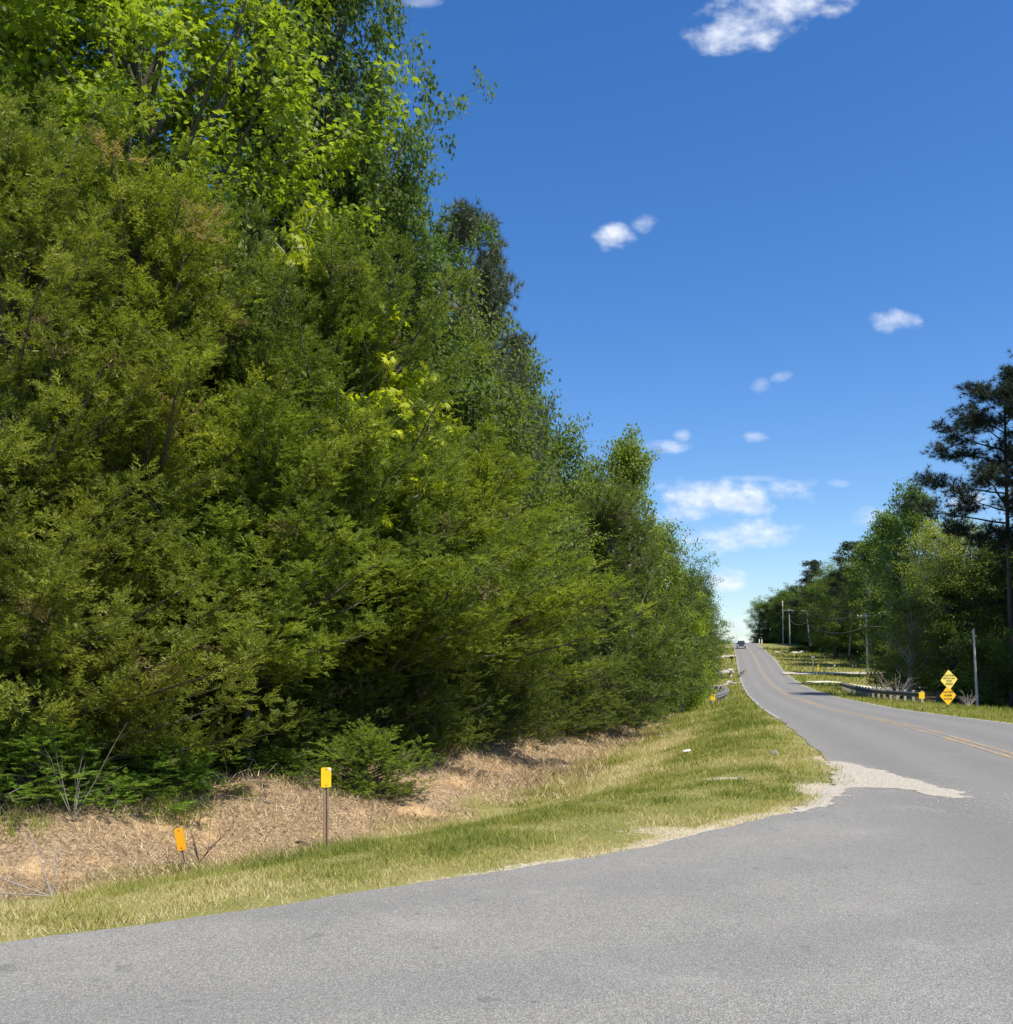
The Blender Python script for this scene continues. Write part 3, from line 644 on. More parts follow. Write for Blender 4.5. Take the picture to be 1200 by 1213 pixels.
T('hw2', 1172, 96, top=625, r=3.8, label='dark leafy tree right of the pale olive tree', tint=(.75, .85, .6))
T('shrub', 1172, 72, top=742, r=2.6, label='shaded bush behind the leaning grey pole at the right', cat='bush', tint=(.8, .9, .6))
T('shrub', 1068, 90, top=762, r=3.0, label='olive bush behind the middle of the right guardrail', cat='bush', tint=(1.0, 1.0, .6))
T('hw', 1200, 82, top=640, r=3.6, label='dark tree at the right edge behind the pines', tint=(.6, .7, .5))
T('hw', 1130, 96, top=660, r=3.6, label='hardwood hidden behind the pale olive tree', tint=(.8, .9, .6))
for px, Y, h_ in ((1275, 74, 21), (1300, 84, 22), (1330, 66, 20)):
    T('pine', px, Y, h=h_, r=4.6, label='tall pine standing just past the right edge of the photo', group='pines past the right edge', tint=(.6, .68, .65))
GR = 'trees of the right wood running up to the crest'
KN = {'hw': 'green hardwood', 'hw2': 'broad-leaved tree', 'pineb': 'dark pine'}
def where_r(px):
    for lim, w_ in ((905, 'by the road crest'), (932, 'left of the farthest utility pole'), (950, 'behind the third utility pole'), (975, 'behind the leaning utility pole'),
                    (1005, 'right of the leaning utility pole'), (1045, 'behind the nearest utility pole'), (1100, 'behind the right guardrail'), (1150, 'behind the yellow diamond signs')):
        if px < lim: return w_
    return 'at the right edge of the photo'
for Y in np.arange(64, 400, 6.6):
    row1 = np.interp(Y, [60, 75, 110, 140, 170, 240, 300, 320], [13, 14, 20, 23, 21, 18, 13, 9])
    if 600+1180*(xR(Y)+row1)/Y < 893: break
    if Y > 150:
        kd = r2.choice(['hw', 'pineb', 'hw2', 'hw', 'hw2', 'hw']); x = xR(Y)+row1+r2.uniform(-1, 1)
        tree(kd, x, Y, h=r2.uniform(15, 19), r=r2.uniform(4.0, 5.2), label=KN[kd]+' fronting the right wood '+where_r(600+1180*x/Y), group=GR, tint=tuple(r2.uniform(.75, 1.3)*np.array([1, 1.08, .9])))
    for q in (6, 12):
        if q == 12 and 170 < Y < 300: continue
        kd = r2.choice(['hw', 'hw2', 'pineb']); x = xR(Y)+row1+q+r2.uniform(-1, 1)
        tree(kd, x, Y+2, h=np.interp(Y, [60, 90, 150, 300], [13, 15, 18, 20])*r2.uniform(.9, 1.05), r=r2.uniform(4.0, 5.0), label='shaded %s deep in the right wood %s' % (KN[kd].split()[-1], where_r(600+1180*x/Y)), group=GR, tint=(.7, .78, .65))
    if Y > 100:
        x = xR(Y)+row1-1.5+r2.uniform(-1, 1)
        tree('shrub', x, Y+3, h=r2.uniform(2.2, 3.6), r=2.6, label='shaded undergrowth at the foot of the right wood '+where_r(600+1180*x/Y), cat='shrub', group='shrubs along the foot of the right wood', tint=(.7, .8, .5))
for px, Y, top in [(845, 420, 750), (855, 430, 755), (862, 425, 758), (850, 440, 756)]:
    T('hw', px, Y, top=top, r=5, label='distant low tree on the horizon left of the road crest', group='distant trees on the horizon', tint=(.9, 1, 1.1))

# ------------------------------------------------------------------ grass and litter (uncountable)
def grassmat(name, stops, trans=.3):
    return leafmat(name, stops, trans, .6, .2, 1.2)
M_grass = grassmat('grass_blades', [(0, (.12, .16, .025)), (.35, (.24, .26, .045)), (.6, (.36, .33, .09)), (.8, (.50, .42, .19)), (1, (.62, .52, .30))])
M_dryg = grassmat('dry_stalks', [(0, (.09, .06, .04)), (.35, (.27, .19, .115)), (.7, (.52, .395, .22)), (1, (.72, .6, .38))], .15)
r3 = np.random.RandomState(5)
def sample(n, y0, y1, p, u0=-.72, u1=.6):
    q = r3.uniform(size=n); a = 1-p; Y = (y0**a+q*(y1**a-y0**a))**(1/a); X = r3.uniform(u0, u1, n)*Y
    return X, Y
def blades(X, Y, L, W, lean, val, flatness=0):
    n = len(X); Z = G(X, Y); az = r3.uniform(0, 6.283, n); az2 = r3.uniform(0, 6.283, n)
    D = np.stack([np.cos(az)*lean, np.sin(az)*lean, np.sqrt(np.clip(1-lean**2, .02, 1))], 1)
    B = np.stack([X, Y, Z-.005+flatness*r3.uniform(size=n)], 1); S = np.stack([np.cos(az2), np.sin(az2), 0*az], 1)*(W/2)[:, None]
    return np.stack([B-S, B+S, B+D*L[:, None]], 1), val
X, Y = sample(820000, 5.0, 55, .75); s = ditch(X, Y); e = xL(Y)-X
keep = (e > -.01) & (s > -.25+.5*fb(X, Y, 1.1, 4, 2)) ; X, Y, s, e = X[keep], Y[keep], s[keep], e[keep]
thin = ss(-.05, .6, e*.75+.25*fb(X, Y, 2.2, 4, 8))*.9+.12; keep = r3.uniform(size=len(X)) < thin; 
sandm = np.exp(-((X-4.35)/.55)**2-((Y-13.0)/1.2)**2)+.8*np.exp(-((X-at(860, 14.5))/.45)**2-((Y-14.6)/.3)**2)
keep &= r3.uniform(size=len(X)) > sandm*1.3; X, Y, s, e = X[keep], Y[keep], s[keep], e[keep]
sc = np.maximum(.8, (Y/12)**.85)
tall = np.exp(-((s-.9)/1.1)**2)*(.5+.5*np.tanh(2*fb(X, Y, .9, 4, 6)))
L = (.045+.035*r3.uniform(size=len(X))+.12*tall*r3.uniform(size=len(X)))*sc**.75
clp = fb(X, Y, 4.5, 4, 6)+.8*fb(X, Y, 1.6, 3, 1); L = L*(1+.55*np.clip(clp, -.8, 1.6))*np.where(r3.uniform(size=len(X)) < .02, 2.0, 1)
n_ = fb(X, Y, .7, 5, 11); straw = .50+.25*n_+.13*fb(X, Y, 3.1, 4, 13)-.07*np.clip(clp, -1, 1.5)+.52*np.exp(-((s-1.7)/.95)**2)*ss(13, 19, Y)*(1-ss(36, 46, Y))+.28*(1-ss(0, .9, e))
straw = straw+.25*np.exp(-((s+.2)/.8)**2)+.12*ss(0, -3, X)-.12*np.exp(-((s-3.4)/1.6)**2)-.22*np.exp(-((X-(-2.4))/1.8)**2-((Y-13.0)/1.3)**2)-.2*ss(20, 34, Y)*ss(2.0, 4, s)
val = np.clip(straw+.19*r3.normal(size=len(X)), 0, 1)
V, val = blades(X, Y, L, .0085*sc*(.6+.8*r3.uniform(size=len(X))), r3.uniform(.35, .97, len(X)), val)
o = link('grass', poly_mesh('grass', V, val), M_grass); setp(o, 'short mown yellow-green grass on the left verge and ditch', 'grass', kind='stuff')
# far and right verge grass
X, Y = sample(150000, 24, 240, .98, -.05, .62); tR_ = X-xR(Y); e = xL(Y)-X; s = ditch(X, Y)
keep = ((tR_ > .05) & (tR_ < np.interp(Y, [24, 60, 110, 150, 240], [8, 8, 10, 19, 18]))) | ((e > .05) & (s > -3) & (Y > 50)); 
for P_ in DRV[1:]: keep &= ~inpoly(X, Y, P_)
X, Y = X[keep], Y[keep]; tR_ = tR_[keep]
sc = Y/16; L = (.05+.05*r3.uniform(size=len(X)))*sc**.8+np.where((tR_ > 5) & (Y < 110), .18, 0)*r3.uniform(size=len(X))
V, val = blades(X, Y, L, .013*sc, r3.uniform(.3, .95, len(X)), np.clip(.36+.13*fb(X, Y, .35, 4, 3)+.17*r3.normal(size=len(X)), 0, 1))
o = link('grass', poly_mesh('grass_far', V, val), M_grass); setp(o, 'sunlit grass along the right verge and far roadside', 'grass', kind='stuff')
# dry stalks on the bank
X, Y = sample(230000, 8, 60, .8, -.75, .2); s = ditch(X, Y); e = xL(Y)-X
w_ = fb(X, Y, 1.1, 4, 2)*.5; keep = (s+w_ < .5) & (s > -4.3) & (e > 0); X, Y, s = X[keep], Y[keep], s[keep]
soil = fb(X, Y, .8, 5, 14); keep = r3.uniform(size=len(X)) < np.where(soil > .75, .3, 1); X, Y, s, soil = X[keep], Y[keep], s[keep], soil[keep]
sc = np.maximum(.9, (Y/14)**.9)
mauve = ss(-.2, .9, fb(X, Y, .6, 4, 17))
V, val = blades(X, Y, (.06+.14*r3.uniform(size=len(X))**2)*sc, .011*sc*(.5+.8*r3.uniform(size=len(X))), r3.uniform(.55, .985, len(X)), np.clip(.55-.30*mauve+.32*r3.normal(size=len(X)), 0, 1), .07)
o = link('dry_grass', poly_mesh('dry_grass', V, val), M_dryg); setp(o, 'brown dried stalks and litter matted over the cut bank', 'dry grass', kind='stuff')
# twig tangle along the bank top
mb = MB()
for i in range(1300):
    Yb = r3.uniform(12, 40); k0 = np.interp(Yb, DT[:, 1], DT[:, 0]); X0 = k0-np.interp(Yb, [12, 20, 40], [3.4, 3.2, 2.8])*1.15+r3.normal()*.5
    if Yb < 14.6: X0 = np.interp(Yb, [12, 14.6], [-8.4, -5.9])+r3.normal()*.5
    z0 = G1(X0, Yb); d = unit(r3.normal(size=3)*np.array([1, 1, .45])+np.array([0, 0, .25])); L_ = r3.uniform(.2, .8)
    P = np.array([(X0, Yb, z0), (X0, Yb, z0)+d*L_*.5+r3.normal(size=3)*.05, (X0, Yb, z0)+d*L_+r3.normal(size=3)*.06-np.array([0, 0, .1])])
    mb.tube(P, [.008, .006, .003], 3, False)
setp(mb.build('dead_twigs', M_dead), 'tangle of grey dead twigs along the top of the bank', 'twigs', kind='stuff')
# pebbles
def pebbles(name, P, n, smin, smax, label, m, spread=.12):
    P = np.array(P); X = r3.uniform(P[:, 0].min()-.6, P[:, 0].max()+.6, n*3); Y = r3.uniform(P[:, 1].min()-.6, P[:, 1].max()+.6, n*3)
    k = inpoly(X+spread*r3.normal(size=len(X)), Y+spread*1.3*r3.normal(size=len(X)), P); X, Y = X[k], Y[k]
    S = r3.uniform(smin, smax, len(X)); Z = hr(Y)+.024
    O = np.array([(1, 0, 0), (0, 1, 0), (-1, 0, 0), (0, -1, 0), (0, 0, .7), (0, 0, -.5)])
    Fq = np.array([(0, 1, 4), (1, 2, 4), (2, 3, 4), (3, 0, 4)])
    vv = O[None]*S[:, None, None]*r3.uniform(.6, 1.3, (len(X), 6, 1))+np.stack([X, Y, Z], 1)[:, None]
    V = vv[:, Fq].reshape(-1, 3, 3); o = link(name, poly_mesh(name, V), m); setp(o, label, 'gravel', kind='stuff')
pebbles('pebbles', GP, 9000, .004, .009, 'pale loose gravel spilled over the corner of the asphalt', M_grav)
pebbles('pebbles', [(4.4, 11.2), (5.2, 12.2), (6.1, 13.5), (6.5, 12.2), (6.2, 10.6), (5.2, 10.2)], 900, .004, .009, 'loose stones scattered on the asphalt beyond the gravel corner', M_grav)

# ------------------------------------------------------------------ roadside things
def rr(w, h, r, n=4):
    pts = []
    for cx, cz, a0 in ((w/2-r, h/2-r, 0), (-w/2+r, h/2-r, 90), (-w/2+r, -h/2+r, 180), (w/2-r, -h/2+r, 270)):
        for q in range(n+1): a = R_(a0+90*q/n); pts.append((cx+r*math.cos(a), cz+r*math.sin(a)))
    return pts
# upright delineator: fluted brown post with a yellow plate
def delineator(px, Y, base_dz, H, plate_w, plate_h, label, m, tilt=0, tiltx=0, rz=0, corner=False, postw=.055):
    x = at(px, Y); o = empty('marker_post', label, 'marker post', (x, Y, G1(x, Y)+base_dz), rz); o.rotation_euler[1] = tilt; o.rotation_euler[0] = tiltx
    b = MB(); w = postw
    for sx in (-1, 1): b.box((sx*w*.38, 0, H/2-.1), (w*.3, .024, H+.2))
    b.box((0, .006, H/2-.1), (w*.47, .01, H+.2)); b.build('post', M_postb, o)
    b = MB(); b.box((.1*w, -.0012, H/2-.1), (.007, .004, H+.15)); b.build('post_groove', M_postd, o)
    p = MB(); pts = rr(plate_w, plate_h, .022); p.prism([(a, c+H-plate_h/2+.03) for a, c in pts], -.02, -.0135); pl = p.build('plate', m, o)
    for zz in (H+.0, H-plate_h+.062):
        q = MB(); an = np.linspace(0, 2*np.pi, 9)[:-1]; q.prism([(.008*math.cos(a), zz+.008*math.sin(a)) for a in an], -.025, -.019); q.build('bolt', M_postd, pl)
    if corner:
        q = MB(); q.prism([(plate_w*.1, H+.028-.003), (plate_w*.46, H+.02), (plate_w*.46, H-.03), (plate_w*.3, H-.012)], -.0225, -.0202); q.build('glare_corner', M_glare, pl)  # white patch painting a glare spot on the plate corner
    return o
delineator(386, 14.4, 0, 1.16, .148, .29, 'upright yellow reflective plate on a brown post standing in the ditch grass', M_yel, 0, 0, R_(22), True, .075)
delineator(220, 12.75, -.05, .54, .112, .29, 'short orange-yellow marker plate leaning to the left on a stub post in dry grass', M_ora, R_(-9), R_(-4), R_(28), False, .045)

# diamond signs
def text_mesh(name, s, size, m, parent, loc, rot):
    cu = bpy.data.curves.new(name, 'FONT'); cu.body = s; cu.size = size; cu.align_x = 'CENTER'; cu.align_y = 'CENTER'; cu.extrude = .001; cu.offset = .004
    to = bpy.data.objects.new(name, cu); C.objects.link(to); bpy.context.view_layer.update()
    me = bpy.data.meshes.new_from_object(to.evaluated_get(bpy.context.evaluated_depsgraph_get())); bpy.data.objects.remove(to)
    me.materials.clear(); o = link(name, me, m, parent, loc); o.rotation_euler = rot; return o
Ys = 55.; xs = at(1123.5, Ys); gz0 = G1(xs, Ys)
sg = empty('warning_sign', 'two stacked yellow diamond warning signs on one steel post beside the right verge', 'road sign', (xs, Ys, gz0), R_(16))
b = MB(); b.box((0, .03, .8), (.06, .03, 2.4)); b.build('post', M_galvd, sg)
dz0 = zt(835.5, Ys)-gz0; half = .535
for (cx, cz, m, tx, tl, hf) in ((.03, dz0+half*2.62, M_yel2, ['CAUTION', 'SCHOOL BUS', 'STOP', 'AHEAD'], R_(4), half*1.04), (-.03, dz0+half, M_yel3, ['CAUTION', 'HORSES', '& DOGS'], R_(2), half)):
    p = MB(); n = 4; pts = []
    for a0 in range(4):
        a = R_(90*a0)+tl; for_t = (-6, 0, 6)
        for q in for_t: pts.append((hf*math.cos(a+R_(q))*(.985 if q == 0 else .93), hf*math.sin(a+R_(q))*(.985 if q == 0 else .93)))
    yo = -.008 if cx > 0 else 0; p.prism([(cx+u_, cz+w_) for u_, w_ in pts], yo, yo+.004); pl = p.build('sign_plate', m, sg)
    rows = len(tx)
    for i_, s_t in enumerate(tx):
        zz = cz+((rows-1)/2-i_)*(.155 if rows > 3 else .19)
        text_mesh('lettering', s_t, .15 if len(s_t) < 9 else .125, M_blk, pl, (cx, yo-.003, zz), (R_(90), 0, 0))

# guardrails
def guardrail(name, path, label, side, spacing, face, post_m, H0=.42, marker=0, mk=(.38, .44)):
    P = np.array(path, float); d = np.concatenate([[0], np.cumsum(np.hypot(*np.diff(P, axis=0).T))]); L = d[-1]
    q = np.linspace(0, L, int(L/.6)+2); 
    X = np.interp(q, d, P[:, 0]); Y = np.interp(q, d, P[:, 1])
    for _ in range(3): X[1:-1] = (X[:-2]+2*X[1:-1]+X[2:])/4; Y[1:-1] = (Y[:-2]+2*Y[1:-1]+Y[2:])/4
    Z = G(X, Y); Z = np.convolve(np.pad(Z, 4, mode='edge'), np.ones(9)/9, 'valid')
    T_ = np.stack([np.gradient(X), np.gradient(Y)], 1); T_ /= np.linalg.norm(T_, axis=1)[:, None]; N = np.stack([-T_[:, 1], T_[:, 0]], 1)*side
    o = empty(name, label, 'guardrail', (X[0], Y[0], Z[0]))
    prof = [(0, 0), (.07, .05), (.07, .09), (0, .15), (0, .17), (.07, .23), (.07, .27), (0, .32)]; prof = prof+[(a-.012, b) for a, b in prof[::-1]]
    k_ = len(prof); V = []
    for i in range(len(X)):
        for a, b in prof: V.append((X[i]+N[i, 0]*a-X[0], Y[i]+N[i, 1]*a-Y[0], Z[i]+H0+b-Z[0]))
    f = [(i*k_+j, i*k_+(j+1) % k_, (i+1)*k_+(j+1) % k_, (i+1)*k_+j) for i in range(len(X)-1) for j in range(k_)]+[tuple(range(k_)), tuple((len(X)-1)*k_+j for j in range(k_))]
    mb = MB(); mb.add(V, f); mb.build('rail', face, o)
    for s0 in np.arange(.25, L, spacing):
        px_, py_ = np.interp(s0, q, X), np.interp(s0, q, Y); t = np.interp(s0, q, np.arange(len(q))); i = int(t)
        pb = MB(); pb.box((px_-X[0]-N[i, 0]*.13, py_-Y[0]-N[i, 1]*.13, G1(px_, py_)-Z[0]+.3), (.17, .17, 1.1), rz=math.atan2(N[i, 1], N[i, 0])); pb.build('post', post_m, o, bevel=.01)
    mb = MB(); mb.box((0, -.12, H0+.13), (mk[0], .02, mk[1])); mp = mb.build('end_marker', M_yel, o, bevel=.006)
    return o
guardrail('guardrail', [(at(1091, 66), 66), (at(1060, 72), 72), (at(1030, 80), 80), (at(1011, 90), 90), (at(1000, 98), 98), (at(995, 103), 103)], 'long dark guardrail with a yellow end marker left of the diamond signs', 1, 1.9, M_galvd, M_wpost, marker=1)
guardrail('guardrail', [(at(844, 77), 77), (at(852, 78.5), 78.5), (at(859.5, 82), 82), (at(862.5, 87), 87), (at(861.5, 92), 92), (at(857, 96), 96), (at(850, 98.5), 98.5), (at(846, 99.5), 99.5)], 'short curved steel guardrail with a yellow end marker on the left verge', -1, 1.9, M_galv, M_wpost, marker=1, mk=(.34, .46))

# utility poles
def upole(px, Y, toppx, toppy, label, arm=True, armw=2.4, can=False, basepy=None, r=.18):
    x = at(px, Y); z = G1(x, Y); tx = at(toppx, Y); H = zt(toppy, Y)-z
    o = empty('utility_pole', label, 'utility pole', (x, Y, z), 0, 'utility poles along the right wood'); lx = tx-x
    b = MB(); q = np.linspace(0, 1, 8); b.tube(np.stack([lx*q, 0*q, -.4+(H+.4)*q], 1), np.linspace(r, r*.66, 8), 12); b.build('pole', M_pole, o, True)
    if arm:
        b = MB(); b.box((lx*.97, -.12, H-.32), (armw, .12, .16)); c = b.build('crossarm', M_pole, o, bevel=.01)
        for s0 in (-.46, -.2, .2, .46):
            b = MB(); b.tube([(lx*.97+armw*s0, -.12, H-.27), (lx*.97+armw*s0, -.12, H-.2), (lx*.97+armw*s0, -.12, H-.1)], [.03, .05, .035], 8); b.build('insulator', M_cer, c)
        for s0 in (-1, 1):
            b = MB(); b.tube([(lx*.97+.55*s0, -.1, H-.34), (lx*.95, -.13, H-.95)], [.015, .015], 4); b.build('brace', M_galvd, o)
    if can:
        b = MB(); b.tube([(lx*.9+.3, -.2, H-1.5), (lx*.9+.3, -.2, H-1.45), (lx*.9+.3, -.2, H-.8), (lx*.9+.3, -.2, H-.74)], [.18, .22, .22, .12], 12); b.build('transformer', M_wht, o, True)
    return Vector((tx, Y, z+H-.15)), o
p1, _ = upole(1028, 140, 1026.2, 727, 'nearest utility pole, grey with a wide crossarm, standing upright behind the right guardrail', armw=2.7)
p2, _ = upole(960.8, 214, 955, 722, 'second utility pole from the right, leaning left, with a white transformer below its crossarm', can=True)
p3, _ = upole(936, 268, 934.6, 722, 'third utility pole from the right, thin with a crossarm')
p4, _ = upole(928, 288, 927, 711.8, 'farthest utility pole, taller and without a crossarm', arm=False)
p0, _ = upole(1158.5, 70, 1153, 745, 'bare weathered pole without crossarm right of the diamond signs', arm=False, r=.10)
def wire(a, b, sag, label, r=.018):
    m = MB(); q = np.linspace(0, 1, 15)[:, None]; A = np.array(a); B = np.array(b); P = A+(B-A)*q; P[:, 2] -= (4*sag*q*(1-q))[:, 0]
    m.tube(P, r, 4); setp(m.build('power_line', M_wire), label, 'power line', 'power lines between the utility poles')
pr = Vector((at(1330, 75), 75, 10.2))
for s0, nm in ((-1.1, 'left end'), (1.1, 'right end')):
    wire((p1.x+s0, p1.y-.12, p1.z), (p2.x+s0*.95, p2.y-.12, p2.z), 1.2, 'wire running from the %s of the nearest crossarm to the leaning pole' % nm)
    wire((p2.x+s0*.95, p2.y-.12, p2.z), (p3.x+s0*.95, p3.y-.12, p3.z), .8, 'wire running from the %s of the leaning pole crossarm to the third pole' % nm)
wire((p1.x, p1.y-.2, p1.z-1.6), (p2.x, p2.y-.2, p2.z-2.6), 1.6, 'low sagging cable between the nearest pole and the leaning pole', .03)
wire((p1.x+1.1, p1.y-.12, p1.z), pr, 1.0, 'upper wire running right from the nearest pole into the trees')
wire((p1.x, p1.y-.2, p1.z-1.6), (pr.x, pr.y, pr.z-1.8), 1.2, 'lower cable running right from the nearest pole into the trees', .03)
wire((p2.x, p2.y-.2, p2.z-2.6), (p3.x, p3.y-.2, p3.z-2.4), 1., 'low cable between the leaning pole and the third pole', .03)

# mailboxes
def mailbox(px, Y, label, mbx, mpost, postw=.12, H=1.05, cap=None, rz=0):
    x = at(px, Y); o = empty('mailbox', label, 'mailbox', (x, Y, G1(x, Y)), rz)
    b = MB(); b.box((0, 0, H/2-.1), (postw, postw, H+.2)); b.build('post', mpost, o, bevel=.01)
    an = np.linspace(0, math.pi, 9); w = .19; pts = [(w, 0), ]+[(w*math.cos(a), .16+w*math.sin(a)*.85) for a in an]+[(-w, 0)]
    b = MB(); b.prism([(p, q+H) for p, q in pts], -.26, .26); bx = b.build('box', mbx, o); bx.rotation_euler[2] = R_(60)
    f = MB(); f.box((.2, -.05, H+.26), (.012, .03, .16)); f.box((.2, .0, H+.33), (.012, .1, .06)); fl = f.build('flag', mat('red_flag_paint', (.45, .03, .02), .5, 0, .1), o); fl.rotation_euler[2] = R_(60)
    if cap: f = MB(); f.box((0, 0, H+.36), (.6, .62, .05)); f.build('top_board', cap, o)
    return o
mailbox(865.8, 132, 'white mailbox on a thick white post at the edge of the left verge', M_wht, M_wht, .2, .95)
mailbox(866.8, 166, 'dark mailbox with a white top farther up the left verge', M_blk, M_postd, .12, 1.0, M_wht)
mailbox(862, 212, 'small white mailbox nearest the crest on the left verge', M_wht, M_postb, .06, .9)
# small roadside stakes and signs on the right
def stake(px, Y, H, w, m, label, cap=None, cat='marker stake', name='marker_stake', group=None, capc=(.3, .05, .12)):
    x = at(px, Y); o = empty(name, label, cat, (x, Y, G1(x, Y)), 0, group)
    b = MB(); b.box((0, 0, H/2-.1), (w, w*.6, H+.2)); b.build('post', m, o, bevel=.004)
    if cap: b = MB(); b.box((0, -.03-w*.3, H-.04), capc); b.build('plate', cap, o, bevel=.006)
    return o
stake(963, 150, 2.3, .1, M_wpost, 'thin pale post with a small flat top plate on the right lawn', M_wht, 'sign post', 'sign_post', capc=(.5, .06, .12))
stake(969, 152, .95, .16, M_yel2, 'short yellow-green marker stake right of the thin pale post', M_yel2)
stake(981.5, 152, .55, .1, M_wpost, 'small white-topped reflector stake at the shade edge of the right driveway', M_wht)
stake(988.5, 155, .75, .1, M_wpost, 'slightly taller white-topped reflector stake in the shade right of the smaller one', M_wht)
stake(1010, 158, .5, .08, M_wpost, 'left one of two tiny reflector stakes deep in the shade', M_wht, capc=(.12, .05, .12))
stake(1014, 158, .5, .08, M_wpost, 'right one of two tiny reflector stakes deep in the shade', M_wht, capc=(.12, .05, .12))
stake(1047, 118, 1.0, .2, M_wpost, 'white marker box on a stub behind the right guardrail', M_wht, 'marker box', 'marker_box', capc=(.26, .08, .42))
stake(899.5, 297, 1.3, .3, M_wht, 'left one of two white posts at the crest', None, 'post', 'roadside_post')
stake(902.5, 297, 1.3, .3, M_wht, 'right one of two white posts at the crest', None, 'post', 'roadside_post')
# stones
import bmesh
def stone(px, Y, s, label, m, name='stone', group=None, dz=0):
    x = at(px, Y); bm = bmesh.new(); bmesh.ops.create_icosphere(bm, subdivisions=2, radius=1)
    r = np.random.RandomState(int(px*7+Y)); a = r.uniform(0, 6, 6)
    for v_ in bm.verts:
        c = v_.co; k_ = 1+.16*math.sin(c.x*3+a[0])+.14*math.sin(c.y*4+a[1])+.12*math.sin(c.z*5+a[2]); v_.co = Vector((c.x*s[0]*k_, c.y*s[1]*k_, c.z*s[2]*k_))
    me = bpy.data.meshes.new(name); bm.to_mesh(me); bm.free()
    o = link(name, me, m, None, (x, Y, G1(x, Y)+s[2]*.3+dz)); o.rotation_euler[2] = a[3]
    setp(o, label, 'stone', group); return o
for i, px in enumerate((940, 944, 948.5, 951)):
    stone(px, 205+i, (.55, .4, .42), 'pale stone in the row at the foot of the leaning pole', M_stone, group='pale stones in a row on the right lawn')
stone(920.3, 208, (.7, .4, .35), 'single white stone near the right road edge left of the stone row', M_stone)
stone(918, 19.0, (.12, .09, .06), 'grey stone lying in the left verge grass near the road edge', M_rock)
tree('shrub', at(952, 209), 209, h=1.7, r=1.6, label='low green shrub among the pale stones', cat='shrub', tint=(1.2, 1.3, .6))
tree('shrub', at(944, 211), 211, h=1.4, r=2.0, label='spreading low shrub left of the leaning pole', cat='shrub', tint=(1.2, 1.3, .6))
tree('shrub', at(963, 208), 208, h=1.8, r=1.2, label='dark small shrub right of the leaning pole base', cat='shrub', tint=(.6, .8, .5))
# bit of litter
b = MB(); b.add([(0, 0, .02), (.14, .03, .03), (.16, .1, .07), (.03, .12, .05)], [(0, 1, 2, 3)]); b.add([(0, 0, .02), (.03, .12, .05), (-.05, .1, .015)], [(0, 1, 2)])
x_ = at(811, 23.5); setp(b.build('litter', M_wht, loc=(x_, 23.5, G1(x_, 23.5)+.06)), 'scrap of crumpled white litter on the left verge grass', 'litter')

# fallen branch and dry stalks
def branchy(name, px, Y, L, n, label, cat, az, r0=.012, up=.15, m=M_dead, sub=3, seed=1):
    r = np.random.RandomState(seed); x = at(px, Y); mb = MB()
    for i in range(n):
        d = unit(np.array([math.cos(az+.9*r.normal()), .4*math.sin(az+.5*r.normal()), up+.25*abs(r.normal())])); l = L*r.uniform(.5, 1); s = np.linspace(0, 1, 6)
        P = s[:, None]*d*l+np.cumsum(.03*l*r.normal(size=(6, 3)), 0)*s[:, None]; P[:, 2] = np.maximum(P[:, 2], .0)
        mb.tube(P, np.linspace(r0, r0*.35, 6), 5, False)
        for j in range(sub):
            b0 = P[2+j % 4]; e = unit(d+.8*r.normal(size=3)); e[2] = abs(e[2])*.6+.05; mb.tube(np.stack([b0, b0+e*l*.22, b0+e*l*.4+r.normal(size=3)*.03]), [r0*.45, r0*.35, r0*.2], 4, False)
    o = mb.build(name, m, smooth=True, loc=(x, Y, G1(x, Y)+.02)); return setp(o, label, cat)
branchy('fallen_branch', 62, 10.9, 1.0, 4, 'pale broken branch lying at the foot of the bank at far left', 'branch', math.pi*.9, .011, .06, seed=4)
branchy('dry_stalks', 87, 13.6, 1.5, 7, 'bare pale dry stalks fanning up at the bank top on the left', 'dry stalks', math.pi/2, .0045, 1.6, m=M_dead, seed=9)
branchy('dry_stalks', 236, 13.0, .55, 5, 'short dark dead stems right of the leaning orange marker', 'dry stalks', math.pi/2, .008, 1.1, m=M_postd, seed=12)
branchy('dry_brush', 1062, 74, 2.4, 22, 'grey leafless brush behind the right guardrail', 'brush', math.pi/2, .02, 1.0, seed=15)
branchy('dry_brush', 1148, 62, 1.3, 14, 'grey leafless brush right of the diamond signs', 'brush', math.pi/2, .02, 1.0, seed=16)
branchy('dry_brush', 1040, 92, 2.4, 20, 'grey leafless brush near the foot of the nearest utility pole', 'brush', math.pi/2, .02, .8, seed=18)
# green tufts
r4 = np.random.RandomState(3)
def tuft(px, Y, n, L, spread, v0, label, w=.012):
    x0 = at(px, Y); X = x0+r4.normal(size=n)*spread; Yt = Y+r4.normal(size=n)*spread*.7
    global r3
    Yt = np.maximum(Yt, 3)
    V, val = blades(X, Yt, L*r4.uniform(.5, 1.1, n), np.full(n, w), r4.uniform(.1, .75, n), np.clip(v0+.12*r4.normal(size=n), 0, 1)); V[:, :, 0] -= x0; V[:, :, 1] -= Y; z = G1(x0, Y); V[:, :, 2] -= z
    o = link('grass_tuft', poly_mesh('grass_tuft', V, val), M_grass, None, (x0, Y, z)); setp(o, label, 'grass tuft', kind='stuff')
tuft(228, 12.5, 260, .13, .2, .08, 'grey-green grass tuft round the foot of the leaning orange marker')
tuft(395, 13.6, 700, .26, .35, .2, 'bright green tall tuft at the foot of the upright yellow marker')
tuft(205, 15.2, 500, .35, .4, .2, 'long green grass blades at the bank top under the cedars')
tuft(290, 16.4, 80, .3, .12, .35, 'small sprout of grass in the middle of the bank')
